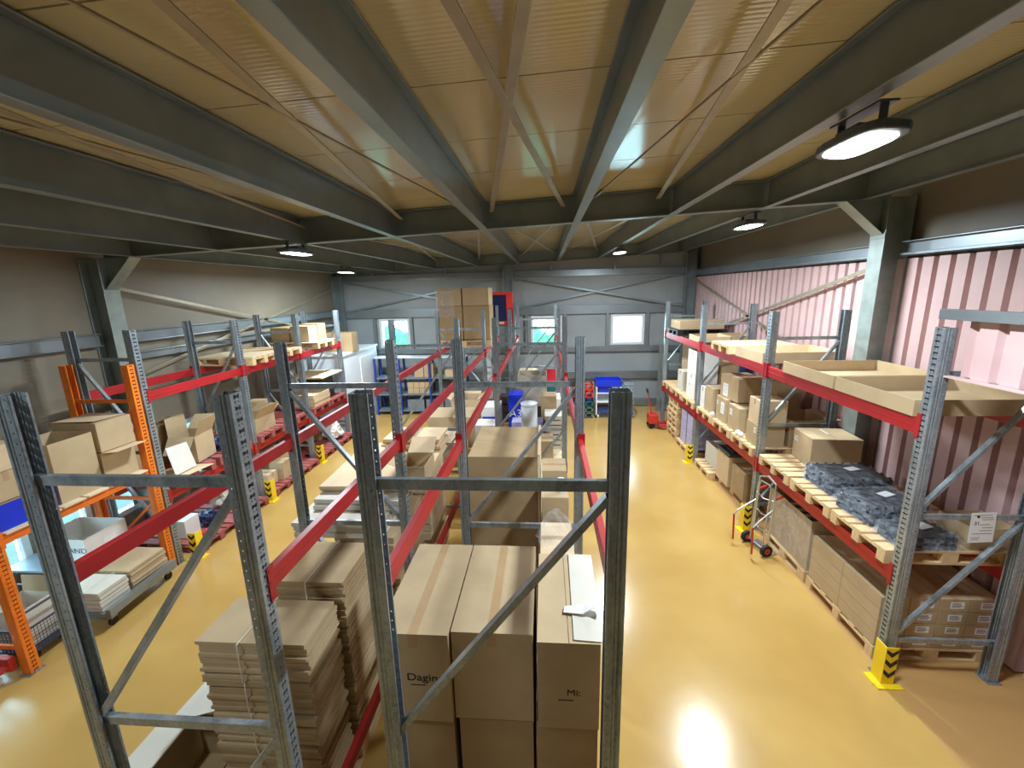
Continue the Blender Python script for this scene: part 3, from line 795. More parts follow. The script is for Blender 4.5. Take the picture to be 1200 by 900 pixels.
# ================================================= right rack: top level 2.69
ZT = 2.692
def tray(label, x0, x1, y0, y1, z0, h, m='kraft', rz=0., fl=None):
    t = open_carton(label, x0, x1, y0, y1, z0, z0+h, m, rz=rz, flaps=(None,)*4, th=.01, name='cardboard_tray', cat='cardboard tray', mf='kraft')
    return t
tray('large shallow cardboard tray nearest the camera on the top right beams', 3.3, 4.52, 3.96, 5.02, ZT, .15, 'kraft')
tray('large shallow cardboard tray behind the nearest one on the top right beams', 3.3, 4.52, 5.06, 6.12, ZT, .15, 'kraft')
tray('shallow cardboard tray just past the second right upright, top beams', 3.32, 4.54, 6.78, 7.66, ZT, .17, 'kraft3', .03)
pallet('new pale pallet on the top beams of the second right bay', 3.84, 8.18, ZT, 0)
B().box(-.6, .6, -.4, .4, .1445, .150).build('sheet', 'ply', bpy.data.objects[0] if 0 else None) if 0 else None
o = B().box(3.26, 4.44, 7.80, 8.58, ZT+.1455, ZT+.152).build('hardboard_sheet', 'ply'); tag(o, 'thin pale board covering the pallet on the top right beams', 'board')
tray('open shallow tray beside the third upright on the top right beams', 3.34, 3.98, 9.5, 10.2, ZT, .12, 'kraft3')
tray('open shallow tray behind the third right upright, against the wall', 4.0, 4.5, 9.5, 10.2, ZT, .13, 'kraft')
pallet('dark pallet under a pale carton at the far end of the top right beams', 3.88, 11.3, ZT, 0, 'black')
carton('wide flat carton on the dark pallet at the far top right', 3.34, 4.42, 10.95, 11.7, ZT+.146, ZT+.36, 'kraft', seam='x')
tray('shallow tray at the very end of the top right beams', 3.35, 4.4, 11.72, 12.02, ZT, .1, 'kraft3')

# ================================================= paper sheet on the right frame brace
t = thing('paper_sheet', 'white printed sheet hanging from the brace of the nearest right frame', 'paper sheet', (3.965, 3.832, 1.67), rot=(0, -.06, 0))
B().box(-.105, .105, -.0008, .0008, -.15, .15).build('sheet', 'paper', t)
b = B()
for z, a, c in ((.125, -.08, .07), (.1, -.02, .08), (.08, -.01, .085), (.03, -.02, .06), (.0, .0, .09), (-.03, -.02, .08), (-.06, -.08, .085), (-.1, -.085, -.01), (-.12, -.085, -.02)): b.box(a, c, -.0018, -.001, z-.0022, z+.0022)
b.build('printed_lines', 'inkgrey', t)
B().tube([(-.045, -.002, .11), (-.045, -.0012, .11)], .012, 12).build('printed_mark', 'ink', t)
text('printed_number', '31', .05, t, (-.05, -.0015, .045), (PI/2, 0, 0), ext=.0003)

# ================================================= hand truck and pallet jack
t = thing('hand_truck', 'aluminium hand truck with red handles and black wheels by the right rack', 'hand truck', (3.12, 6.0, 0), rz=PI/2+.25)
def ht(name, pts, r, m): return B().tube(pts, r, 10).build(name, m, t)
# frame stands upright; toe plate towards +y local
ht('frame', [(-.17, -.05, .08), (-.17, -.10, .9), (-.15, -.105, 1.10), (0, -.11, 1.16), (.15, -.105, 1.10), (.17, -.10, .9), (.17, -.05, .08)], .013, 'alu')
ht('inner_hoop', [(-.11, -.03, .08), (-.11, -.07, 1.0), (-.09, -.075, 1.06), (.09, -.075, 1.06), (.11, -.07, 1.0), (.11, -.03, .08)], .011, 'alu')
for z in (.35, .6, .85): ht('crossbar', [(-.17, -.09, z), (0, -.06, z-.03), (.17, -.09, z)], .009, 'alu')
for s in (-1, 1):
    ht('stair_arm', [(s*.17, -.09, .72), (s*.20, .18, .56), (s*.20, .24, .50)], .011, 'alu')
    ht('red_strut', [(s*.20, .24, .50), (s*.20, .22, .08)], .014, 'jackred')
    h = ht('grip', [(s*.17, -.10, .88), (s*.17, -.24, .92)], .018, 'jackred')
    wv = B().tube([(s*.20-.022, -.02, .09), (s*.20+.022, -.02, .09)], .09, 24).build('wheel', 'rubber', t)
    B().tube([(s*.20-.027, -.02, .09), (s*.20+.027, -.02, .09)], .042, 16).build('hub', 'jackred', wv)
    B().tube([(s*.20-.030, -.02, .09), (s*.20+.030, -.02, .09)], .014, 12).build('hub_cap', 'black', wv)
ht('axle', [(-.2, -.02, .09), (.2, -.02, .09)], .01, 'alu')
B().box(-.2, .2, -.22, -.05, .008, .016).build('toe_plate', 'alu', t)

t = thing('pallet_jack', 'red hand pallet jack parked at the far end of the right rack', 'pallet jack', (3.12, 11.95, 0), rz=.1)
B().tube([(-.02, .1, .3), (-.06, .25, 1.05)], .016, 8).build('tiller', 'jackred', t)
B().tube([(-.14, .26, 1.05), (.02, .26, 1.05), (.02, .28, 1.16), (-.14, .28, 1.16), (-.14, .26, 1.05)], .014, 8).build('handle', 'black', t)
B().box(-.16, .2, -.05, .2, .15, .42).build('pump_body', 'jackred', t, bevel=.03)
for s in (-.14, .18): B().box(s-.07, s+.07, -1.0, -.05, .08, .14).build('fork', 'jackred', t, bevel=.01)
for s in (-1, 1): B().tube([(.02+s*.09-.03, .12, .095), (.02+s*.09+.03, .12, .095)], .09, 16).build('wheel', 'rubber', t)
t.location.y = 11.80; t.location.x = 3.08; t.rotation_euler[2] = PI/2

# ================================================= centre row B: near bay
Gc = 'large cartons stacked on the floor pallets in the centre row'
pallet('pallet on the floor under the big centre cartons, left', -.55, 2.55, 0, PI/2, 'wood', L=.9, W=.85)
pallet('pallet on the floor under the big centre cartons, right', .0, 3.1-.55+.0+.0, 0, PI/2, 'wood', L=.9, W=.2) if 0 else None
xs = [(-1.0, -.575), (-.565, -.085), (-.06, .30)]
def printed(t, w, d, s, size, u, z, line=True):
    text('printed_logo', s, size, t, (u, -d/2-.0012, z), (PI/2, 0, 0), 'ink', sx=1.15)
    if line: B().box(u-.09, u-.0, -d/2-.002, -d/2-.0008, z-.055, z-.050).build('printed_underline', 'ink', t)
t = carton('large carton with round lettered print, left in the top tier near camera', -1.0, -.575, 2.06, 2.96, 1.33, 1.95, 'kraft', seam='y')
printed(t, .425, .9, 'Daging', .072, .06, .32)
open_carton('large carton with front panel open, middle of the top tier near camera', -.565, -.085, 2.06, 2.96, 1.33, 1.95, 'kraft', flaps=(None,)*4) if 0 else None
carton('large closed carton in the middle of the top tier near camera', -.565, -.085, 2.09, 2.96, 1.33, 1.95, 'kraft', seam='y')
t = carton('narrow large carton with small printed mark, right in the top tier', -.06, .30, 2.06, 2.90, 1.33, 1.93, 'kraft', seam='y', tape=False)
printed(t, .36, .84, 'Mi:', .06, .03, .26)
B().quadsheet([(.03, -.40, .604), (.20, -.41, .604), (.21, .40, .606), (.04, .41, .606)], .004).build('pale_top_sheet', 'greyboard', t)
t = thing('crumpled_tape', 'torn strip of white tape curled on the narrow top tier carton', 'tape scrap', (.20, 2.30, 1.945))
B().quadsheet([(-.10, -.02, .0), (.02, -.04, .01), (.03, .03, .02), (-.09, .03, .004)], .002).quadsheet([(.02, -.04, .01), (.08, -.03, .05), (.09, .03, .05), (.03, .03, .02)], .002).quadsheet([(.08, -.03, .05), (.10, -.06, .01), (.11, .0, .0), (.09, .03, .05)], .002).build('strip', 'paper', t)
lab2 = [('middle tier left', -1.0, -.58), ('middle tier centre', -.545, -.09), ('middle tier right', -.07, .30)]
for nm, a, c in lab2: carton('large plain carton in the %s of the near centre stack' % nm, a, c, 2.10, 2.98, .74, 1.325, 'kraft2', seam='x')
for nm, a, c in (('left', -.97, -.55), ('centre', -.53, -.10), ('right', -.08, .30)): carton('large plain carton at the bottom %s of the near centre stack' % nm, a, c, 2.12, 2.98, .15, .735, 'kraft2', seam='x')
pallet('second floor pallet under the big centre cartons', .0, 2.55, 0, PI/2, 'wood', L=.9, W=.5) if 0 else None

# crumpled film on flat stack
def crumple(name, label, cat, cx, cy, z, rx, ry, h, m, seed=1):
    rr = random.Random(seed); g = bmesh.new(); bmesh.ops.create_icosphere(g, subdivisions=4, radius=1)
    from mathutils import noise as NZ
    for v in g.verts:
        n_ = NZ.noise(v.co*2.3+Vector((seed*3.1, 0, 0)))*.35 + NZ.noise(v.co*6)*.16
        v.co *= 1+n_
        v.co.x *= rx; v.co.y *= ry; v.co.z = max(-.25, v.co.z)*h + h*.25
    me = bpy.data.meshes.new(name); g.to_mesh(me); g.free(); me.materials.append(M[m])
    o = bpy.data.objects.new(name, me); COL.objects.link(o); o.location = (cx, cy, z); tag(o, label, cat); return o
# centre row B: second bay
pallet('pallet under the big closed centre carton', -.52, 5.40, 0, 0, 'wood', L=.80, W=1.1)
carton('big closed centre carton with folded lid stripes past the second frame', -.95, -.11, 4.82, 5.98, .146, 1.93, 'kraft2', seam='x', tape=False)
o = B().box(-.105, -.07, 4.82, 5.98, 0.0, 1.96).build('hardboard_sheet', 'ply'); tag(o, 'pale board standing against the big closed centre carton', 'board')
pallet('pallet under the flat carton pile beside the right aisle', .10, 4.75, 0, PI/2, 'wood', L=1.7, W=.32)
sheets('pile of flattened cartons on edge of right aisle, lower part', -.055, .25, 3.9, 5.35, .146, .95, 12, 'kraft3', .012, name='flattened_boxes')
sheets('pile of pale flattened cartons nearest the second frame upright', -.055, .25, 3.75, 4.35, .955, 1.35, 5, 'kraft3', .02, gap=.3)
carton('carton with grey doodle in the right aisle pile', -.05, .25, 4.4, 4.85, .955, 1.62, 'kraft', seam='x', tape=False)
carton('smaller carton at the back of the right aisle pile', -.05, .25, 4.9, 5.3, .955, 1.72, 'kraft', seam='x')
o = B().box(.0, .22, 3.80, 4.05, 1.352, 1.358).build('paper_sheet', 'paper'); tag(o, 'white sheet lying on the pale flattened cartons', 'paper sheet')
o = B().tube([(.17, 4.55, 1.622), (.17, 4.55, 1.78)], .045, 18).build('paper_roll', 'whitepl'); tag(o, 'small white roll standing on the aisle pile', 'roll')
crumple('plastic_film_heap', 'heap of crumpled clear film behind the top tier cartons', 'plastic film', .09, 3.24, 1.845, .15, .19, .17, 'filmbag', 3)
carton('carton hidden under the heap of clear film', -.05, .22, 3.02, 3.5, .15, 1.84, 'kraft3', seam='x')

# centre row B third bay: mixed goods
pallet('pallet with mixed goods past the third centre frame', -.24, 6.95, .0, 0, 'wood')
carton('pale carton under the white bucket, front', -.62, -.22, 6.55, 6.95, 1.175, 1.50, 'kraft3', seam='x')
carton('brown carton beside the white bucket base', -.2, .12, 6.6, 7.0, 1.175, 1.48, 'kraft', seam='x')
for i in range(8): pass
t = thing('shelf_board', 'wooden boards laid across the centre row beams', 'shelf', (-.23, 8.0, 1.162))
for k in range(8): B().box(-.50, .50, -1.5+k*.3, -1.22+k*.3, 0, .012).build('board', 'ply', t)
o = B(); o.tube([(-.28, 7.0, 1.52), (-.28, 7.0, 1.56), (-.28, 7.0, 1.95), (-.28, 7.0, 1.99), (-.28, 7.0, 2.0), (-.28, 7.0, 2.03)], [.12, .135, .14, .13, .145, .14], 24)
o = o.build('plastic_canister', 'trans', smooth=True); tag(o, 'translucent white canister in the middle of the centre row', 'canister')
carton('purple carton under the white canister', -.60, -.05, 6.98+.2, 7.5, 1.175, 1.62, 'lilac', seam='x', tape=False)
carton('dark brown carton behind the white canister', -.08, .2, 7.55, 7.9, 1.175, 2.0, 'kraft2', seam='x')
t = carton('blue bag like carton with white lettering left of the canister', -.68, -.42, 7.55, 7.95, 1.175, 2.02, 'bluepl', seam='x', tape=False)
text('printed_logo', 'A3', .2, t, (0, -.205, .5), (PI/2, 0, 0), 'paper')
sheets('grey padded sheets piled right of the canister', .0, .3, 7.05, 7.5, 1.175, 1.80, 7, 'greyboard', .02, gap=.3)
open_carton('large beige grey open bin in the far centre row', -.55, .03, 8.25, 8.85, 1.62, 2.24, 'binwhite', flaps=(None,)*4, name='storage_bin', cat='bin', th=.012)
carton('dark box under the beige grey bin', -.5, .05, 8.25, 8.9, 1.175, 1.615, 'darkbox', seam='x', tape=False)
o = open_carton('bright red crate near the middle far window', .0, .22, 8.90, 9.09, 1.98, 2.22, 'pinkred', flaps=(None,)*4, name='plastic_crate', cat='crate')
o = open_carton('teal crate under the bright red crate', .0, .22, 8.90, 9.09, 1.72, 1.975, 'teal', flaps=(None,)*4, name='plastic_crate', cat='crate')
carton('white carton under the teal crate', -.0, .22, 8.9, 9.09, 1.175, 1.715, 'whiteboard', seam='x', tape=False)
carton('white carton on the centre boards beside the beige bin', .06, .3, 8.2, 8.7, 1.175, 1.78, 'whiteboard', seam='x')
# row B/A gap goods
for k, (y, z, m_, l) in enumerate(((9.4, 1.8, 'whiteboard', 'nearest'), (9.9, 1.75, 'greyboard', 'second'), (10.6, 1.9, 'kraft3', 'third'), (11.2, 1.7, 'kraft', 'farthest'))):
    carton('%s of four cartons on the far centre beams' % l, -.66, -.2, y, y+.42, 1.162+.0, z, m_, seam='x')
t = thing('shelf_board', 'boards laid across the farthest centre bay beams', 'shelf', (-.23, 10.6, 1.150)) if 0 else None

# ================================================= row A near bay: tied bundles of flattened cartons
pallet('pallet on the floor under the tied flat carton bundles', -1.98, 2.85, 0, PI/2, 'wood')
zz = .146
for k in range(5):
    hh = (.24, .2, .26, .2, .24)[k]*1.28
    sheets('tied bundle of flattened cartons, near column, layer %s' % ('bottom', 'second', 'middle', 'fourth', 'top')[k], -2.36-.01*k, -1.62, 2.30, 2.72, zz, zz+hh-.004, 10, 'kraft2' if k % 2 else 'kraft', .014, strap=[('x', -.08)]); zz += hh
zz = .146
for k in range(5):
    hh = (.28, .3, .29, .26, .24)[k]*1.15
    sheets('tied bundle of flattened cartons, far column, layer %s' % ('bottom', 'second', 'middle', 'fourth', 'top')[k], -2.2, -1.58, 2.78, 3.32, zz, zz+hh-.004, 10, 'kraft' if k % 2 else 'kraft2', .012, strap=[('x', .02)]); zz += hh
tt = [o for o in bpy.data.objects if o.get('label', '') == 'tied bundle of flattened cartons, near column, layer top'][0]
# sheets and film at lower left of the near bay
o = B().quadsheet([(-3.05, 2.55, .55), (-2.42, 2.35, .95), (-2.42, 3.25, 1.0), (-2.95, 3.45, .62)], .006).build('cardboard_sheet', 'greyboard'); tag(o, 'pale bent cardboard sheet leaning out left of the tied bundles', 'cardboard sheet')
o = open_carton('low open carton on the floor left of the tied bundles', -3.0, -2.45, 2.1, 2.75, .0, .42, 'kraft2', flaps=(-10, None, None, 15), fl=.3, mf='greyboard')
o = sheets('white sheets on the floor at the lower left frame', -2.95, -2.44, 1.45, 2.0, 0., .05, 3, 'whiteboard', .03)

# row A second bay: large pale sheets
pallet('floor pallet under the pale sheet pile in the second left centre bay', -2.05, 4.5, 0, PI/2, 'wood', L=1.5, W=1.0)
sheets('lower pile of flattened boxes behind the second left centre frame', -2.3, -1.6, 4.0, 4.95, .146, .80, 9, 'kraft2', .03)
sheets('middle pile of flattened boxes behind the second left centre frame', -2.28, -1.62, 3.98, 4.95, .805, 1.35, 8, 'kraft', .03)
sheets('pale wide sheets overhanging toward the left aisle', -2.72, -1.75, 3.95, 4.6, 1.355, 1.52, 3, 'greyboard', .02)
sheets('upper pale wide sheets overhanging the left aisle', -2.62, -1.6, 4.25, 5.1, 1.525, 1.64, 2, 'greyboard', .03)
sheets('pile of pale flattened boxes further along the second bay', -2.6, -1.55, 5.15, 6.0, .146, 1.50, 12, 'kraft3', .03)
sheets('topmost broad pale sheets in the second left centre bay', -2.66, -1.46, 4.45, 5.9, 1.645, 1.72, 2, 'kraft3', .02, rz=.03)
open_carton('open box with pale flaps over the second left centre bay', -1.74, -1.40, 4.5, 4.95, 1.735, 1.93, 'kraft', flaps=(20, None, None, 30), fl=.26, mf='kraft3')
sheets('thin pile of pale boards at the back of the second centre bay', -2.3, -1.5, 5.55, 6.1, 1.73, 1.9, 4, 'kraft3', .03)
# row A third/fourth bays
for y, l in ((7.0, 'near'), (7.9, 'middle'), (8.7, 'far')): pallet('%s pallet in the third left centre bay' % l, -1.83, y, .892, 0)
carton('taped carton on the near pallet of the third left centre bay', -2.3, -1.4, 6.6, 7.25, 1.04, 1.45, 'kraft3', seam='y')
carton('wide carton on the middle pallet of the third left centre bay', -2.2, -1.3, 7.5, 8.2, 1.04, 1.62, 'kraft', seam='y')
open_carton('small open carton on the far pallet of the third left centre bay', -1.95, -1.4, 8.4, 8.95, 1.04, 1.72, 'kraft3', flaps=(20, 30, None, 10), fl=.15)
crumple('plastic_film_heap', 'small scrap of clear film on the taped carton', 'plastic film', -1.6, 7.0, 1.46, .1, .08, .06, 'filmbag', 5)
t = carton('white box with blue stripe in the gap past the third frame', -1.2, -.86, 7.6, 8.1, 0, 1.78, 'whiteboard', seam='x', tape=False)
B().box(-.15, .15, -.2515, -.2502, 1.45, 1.6).build('blue_stripe', 'bluepl', t)
carton('white carton piled beside the blue striped box', -1.22, -.86, 7.0, 7.4, 0, 1.62, 'whiteboard', seam='x', tape=False)
# wrapped tall load on top beams between A4 and A5
pallet('pallet under the tall film wrapped cartons on the top beams', -1.9, 10.3, TOPZ+.002, 0, 'wood', L=1.3, W=.9)
z0 = TOPZ+.15
for i, (a, c) in enumerate(((-2.5, -1.92), (-1.9, -1.28))):
    s = ('left', 'right')[i]
    carton('lower %s tall carton of the wrapped load near the roof' % s, a, c, 9.95, 10.7, z0, z0+.80, 'kraft2', seam='x')
    carton('upper %s carton of the wrapped load near the roof' % s, a, c-.01, 9.95, 10.7, z0+.805, z0+1.20, 'kraft', seam='x')
t = thing('stretch_film', 'clear film around the left side of the load near the roof', 'plastic film', (-2.2, 10.3, z0))
B().box(-.325, -.32, -.37, .37, 0, 1.15).box(-.32, .1, -.358, -.353, .55, 1.15).build('wrap', 'film', t)
# mast machine by the middle far column
t = thing('stacker_truck', 'tall stacker with red framed top and dark panel by the middle column', 'stacker truck', (-1.22, 12.4, 0))
B().box(-.36, .36, -.1, .6, .06, .75).build('chassis', 'darkbox', t, bevel=.03)
for s in (-1, 1):
    B().box(s*.33-.04, s*.33+.04, -.12, -.02, .05, 3.55).build('mast_rail', 'girt', t)
    B().tube([(s*.3-.03, .45, .08), (s*.3+.03, .45, .08)], .08, 16).build('wheel', 'rubber', t)
b = B()
for k in range(11): b.box(-.3, .3, -.1, -.06, .3+k*.26, .33+k*.26)
b.build('rungs', 'girt', t)
c = B().box(-.32, .32, -.25, -.2, 2.95, 3.05).box(-.32, .32, -.25, -.2, 3.78, 3.86).box(-.32, -.26, -.25, -.2, 3.05, 3.78).box(.14, .32, -.25, -.2, 3.05, 3.78).build('red_frame', 'redsk', t, bevel=.006)
B().box(-.26, .14, -.235, -.2, 3.05, 3.78).build('dark_panel', 'navy', t)
B().box(-.08, .06, -.256, -.2505, 2.97, 3.03).build('small_light', 'kraft3', t)
B().box(-.46, -.34, -.3, .1, .8, 3.8).build('side_shield', 'trans', t)

# ================================================= far end of the hall
t = thing('storage_trolley', 'wheeled trolley with a blue tray on top by the far wall', 'trolley', (1.9, 12.95, 0))
b = B()
for x in (-.36, .36):
    for y in (-.25, .25): b.box(x-.018, x+.018, y-.018, y+.018, .12, 1.0)
b.build('frame', 'whitepl', t)
for z in (.2, .5, .78): B().box(-.36, .36, -.25, .25, z, z+.025).build('shelf', 'blueframe' if z < .3 else 'whitepl', t)
for x in (-.3, .3):
    for y in (-.2, .2):
        B().tube([(x-.02, y, .06), (x+.02, y, .06)], .058, 12).build('castor', 'whiterub', t)
open_carton('bright blue tub on top of the wheeled trolley', 1.52, 2.28, 12.68, 13.2, 1.0, 1.2, 'bluepl', flaps=(None,)*4, name='plastic_tub', cat='tub', th=.012)
open_carton('small blue tub on the middle shelf of the trolley', 1.62, 2.0, 12.75, 13.1, .806, .98, 'bluepl', flaps=(None,)*4, name='plastic_tub', cat='tub', th=.012)
def crate(label, cx, cy, z, w, d, h, m):
    t = thing('plastic_crate', label, 'crate', (cx, cy, z))
    b = B().box(-w/2, w/2, -d/2, d/2, 0, .012)
    for s in (-1, 1):
        for q in (0, h-.03): b.box(-w/2, w/2, *sorted((s*d/2, s*(d/2-.012))), q, q+.03).box(*sorted((s*w/2, s*(w/2-.012))), -d/2, d/2, q, q+.03)
        for k in range(4):
            x = -w/2+.02+k*(w-.04)/3; b.box(x-.02, x+.02, *sorted((s*d/2, s*(d/2-.012))), 0, h)
        b.box(*sorted((s*w/2, s*(w/2-.012))), -.03, .03, 0, h)
    b.build('body', m, t); return t
for k, (h, m_, l) in enumerate(((.17, 'greenpl', 'lowest green crate of the stack left of the trolley'), (.17, 'greenpl', 'second green crate of the stack left of the trolley'), (.2, 'teal', 'dark teal crate in the stack left of the trolley'), (.08, 'blueframe', 'thin blue crate in the stack left of the trolley'), (.22, 'redsk', 'lower red crate in the stack left of the trolley'), (.22, 'redsk', 'upper red crate in the stack left of the trolley'))):
    crate(l, 1.14, 12.95, sum((.17, .17, .2, .08, .22, .22)[:k])+.002*k, .6, .42, h, m_)
t = thing('wire_cage_trolley', 'wire cage trolley right of the blue tub by the far wall', 'trolley', (2.52, 12.95, 0))
b = B()
for x in (-.13, .13):
    for y in (-.25, .25): b.box(x-.012, x+.012, y-.012, y+.012, .12, 1.05)
b.box(-.14, .14, -.26, .26, 1.03, 1.05).build('frame', 'greyblue', t)
b = B()
for k in range(7): b.box(-.13, .13, -.252, -.248, .25+k*.12, .255+k*.12)
for k in range(4): b.box(-.12+k*.08, -.115+k*.08, -.253, -.249, .2, 1.03)
b.build('mesh', 'whitepl', t)
B().box(-.14, .14, -.26, .26, .12, .2).build('base', 'blueframe', t)
for y in (-.2, .2): B().tube([(-.02, y, .06), (.02, y, .06)], .058, 12).build('castor', 'rubber', t)
# blue shelving with cartons
t = thing('shelving_unit', 'long blue framed shelving with grey shelves at the far left', 'shelving', (-4.05, 13.4, 0))
for x in (-1.42, -.62, .36, 1.5):
    for y in (-.25, .25): B().box(x-.03, x+.03, y-.03, y+.03, 0, 1.86).build('post', 'blueframe', t)
for z in (.12, .66, 1.2): B().box(-1.45, 1.53, -.27, .27, z, z+.04).build('shelf', 'greyblue', t)
for k in range(4):
    for j in range(2):
        carton('small carton on the middle blue shelf, %s row, place %s from the left' % (('lower', 'upper')[j], ('first', 'second', 'third', 'fourth')[k]), -4.45+k*.19, -4.27+k*.19, 13.2, 13.5, .702+j*.19, .702+j*.19+.185, 'kraft', seam='x')
for k in range(2): carton('carton on the top blue shelf, %s of the pair' % ('left', 'right')[k], -4.2+k*.32, -3.9+k*.32, 13.2, 13.55, 1.242, 1.24+.42, 'kraft', seam='x')
carton('small carton alone on the top blue shelf toward the centre', -3.2, -2.85, 13.2, 13.5, 1.242, 1.46, 'kraft3', seam='x')
for k in range(3): 
    o = open_carton('grey blue tub on the lowest blue shelf, %s from the left' % ('first', 'second', 'third')[k], -4.5+k*.62, -3.95+k*.62, 13.22, 13.58, .162, .50, 'greyblue', flaps=(None,)*4, name='plastic_tub', cat='tub')
o = B().box(-5.5, -2.5, 13.2, 13.6, 1.862, 1.90).build('cover_board', 'trans'); tag(o, 'pale cover board lying across the top of the blue shelving', 'board')
# white office box
t = thing('office_cabin', 'white walled cabin in the far left corner', 'cabin', (-6.45, 12.6, 0))
b = B().box(-.53, .85, -1.25, 1.15, 0, 2.22).build('walls', 'capwhite', t)
B().box(-.54, .88, -1.28, 1.18, 2.22, 2.27).build('roof', 'capwhite', t)
B().box(.85, .872, -.2, .75, 0.02, 2.02).build('door', 'whitepl', t)
B().box(.872, .90, -.12, -.08, .98, 1.05).build('door_handle', 'black', bpy.data.objects[t.children[-1].name])
for k, (x, y) in enumerate(((-5.75, 11.9), (-6.2, 11.95))): carton('carton on the %s of the white cabin roof edge' % ('right', 'left')[k], x-.2, x+.2, y, y+.4, 2.272, 2.82, 'kraft2', seam='x')

# ================================================= left rack
# level 1 (1.13) and top level (2.64)
for k, (y, l) in enumerate(((5.85, 'red pallet at the front of the first left rack shelf'), (6.75, 'red pallet behind the open flapped box, left rack'), (7.8, 'red pallet with an open box in the second left bay'), (8.7, 'empty red pallet at the end of the second left bay'), (9.75, 'red pallet in the third left bay'), (10.6, 'red pallet at the far end of the left shelf'))):
    pallet(l, -6.06, y, 1.132, 0, 'woodred')
ZS = 1.132+.146
open_carton('open flapped box with white left flap on the first left shelf', -6.02, -5.62, 6.03, 6.50, ZS+.02, ZS+.46, 'kraft', rz=.15, flaps=(88, 65, -50, 40), fl=.30)
open_carton('greyish open carton behind the white flapped box', -6.46, -6.14, 5.55, 6.3, ZS, ZS+.50, 'kraft2', flaps=(None, 85, None, 60), fl=.22)
o = B().quadsheet([(-5.92, 5.44, ZS+.01), (-5.36, 5.44, ZS+.03), (-5.32, 6.05, ZS+.012), (-5.90, 6.0, ZS+.005)], .006).build('cardboard_sheet', 'kraft3'); tag(o, 'pale cardboard sheet sticking out below the white flapped box', 'cardboard sheet')
o = B().quadsheet([(-5.50, 5.52, ZS+.04), (-5.51, 5.92, ZS+.04), (-5.53, 5.84, ZS+.46), (-5.52, 5.46, ZS+.49)], .006).build('cardboard_sheet', 'whiteboard'); tag(o, 'greyish white panel standing next to the orange upright', 'cardboard sheet')
crumple('black_bag', 'dark plastic bag on the first left shelf behind the pale sheet', 'bag', -5.75, 6.75, ZS+.04, .2, .2, .16, 'navy', 8)
open_carton('open box with its flaps up in the second left bay', -6.1, -5.6, 7.5, 8.1, ZS, ZS+.3, 'kraft', flaps=(None, 60, 70, 30), fl=.25)
carton('long carton behind the open box of the second left bay', -6.5+.06, -6.12, 7.5, 8.7, ZS, ZS+.42, 'kraft2', seam='y')
sheets('dark flat panel with pale top in the third left bay', -6.3, -5.5, 9.45, 10.2, ZS, ZS+.30, 3, 'kraft3', .02)
sheets('pale sheet across the boxes in the far left bay', -6.35, -5.45, 9.8, 10.9, ZS+.62, ZS+.66, 2, 'ply', .02)
carton('dark box under the pale sheet in the far left bay', -6.3, -5.7, 10.25, 10.85, ZS, ZS+.61, 'darkbox', seam='x', tape=False)
carton('brown box under the pale sheet in the far left bay', -6.35, -5.75, 9.62+.6, 10.23, ZS+.305, ZS+.61, 'kraft2', seam='x', tape=False) if 0 else None
crate('red crate with oblong holes at the far end of the left shelf', -5.72, 10.72+.0, ZS+.0+.615+.05, .4, .4, .2, 'redsk') if 0 else None
for y, l, mm in ((7.85, 'pallet under the pale board on the top left beams', 'wood'), (8.7, 'second pallet on the top left beams, beside the third upright', 'wood'), (10.2, 'pallet under cartons near the top far end of left rack', 'wood')):
    pallet(l, -6.02, y, 2.642, 0, mm)
o = B().box(-6.6, -5.44, 7.5, 8.3, 2.788, 2.80).build('hardboard_sheet', 'ply'); tag(o, 'pale board on the pallet over the second left bay', 'board')
o = B().box(-6.6, -5.44, 9.7, 10.7, 2.79, 2.80).build('hardboard_sheet', 'ply'); tag(o, 'pale board on the pallet near the top far end of left rack', 'board')
carton('carton with printed side on the top far left pallet, nearer', -6.1, -5.65, 9.85, 10.25, 2.802, 3.18, 'kraft', seam='x', labels=[('+x', 0, .2, .2, .12)])
carton('carton with dark side on the top far left pallet, farther', -6.1, -5.65, 10.28, 10.68, 2.802, 3.2, 'kraft2', seam='x')
carton('brown carton against the wall on the top far left pallet', -6.6, -6.15, 9.85, 10.6, 2.802, 3.15, 'kraft2', seam='x')
# floor under the left rack: red pallets with goods
for k, (y, l) in enumerate(((5.97, 'red floor pallet next to the orange upright foot'), (6.775, 'second red floor pallet under the left rack'), (7.85, 'red floor pallet past the second left upright'), (8.68, 'fourth red floor pallet under the left rack'), (9.75, 'red floor pallet in the third left bay'), (10.6, 'farthest red floor pallet under the left rack'))):
    pallet(l, -5.93, y, 0, 0, 'woodred')
carton('white box on the first red floor pallet', -6.1, -5.72, 5.72, 6.0, .146, .44, 'whiteboard', seam='x', tape=False)
crumple('plastic_bag', 'dark blue bag on the first red floor pallet', 'bag', -5.72, 6.18, .19, .2, .14, .16, 'navy', 12)
crumple('cloth_heap', 'pink cloth scrap on the first red floor pallet', 'cloth', -5.46, 5.86, .16, .1, .1, .07, 'pinkred', 15)
crumple('plastic_bag', 'pale grey sack on the second red floor pallet', 'sack', -6.0, 6.85, .24, .26, .24, .34, 'greyboard', 21)
carton('cream carton on the third red floor pallet', -5.95, -5.55, 7.55, 7.85, .146, .40, 'kraft3', seam='x')
carton('brown carton on the third red floor pallet', -5.75, -5.45, 7.9, 8.2, .146, .52, 'kraft', seam='x')
carton('cream carton on the fourth red floor pallet', -6.3, -5.8, 8.4, 8.9, .146, .55, 'kraft3', seam='x')
crumple('plastic_bag', 'white and blue bag on the farthest red floor pallet', 'bag', -5.65, 10.45, .24, .22, .24, .3, 'whiteboard', 31)
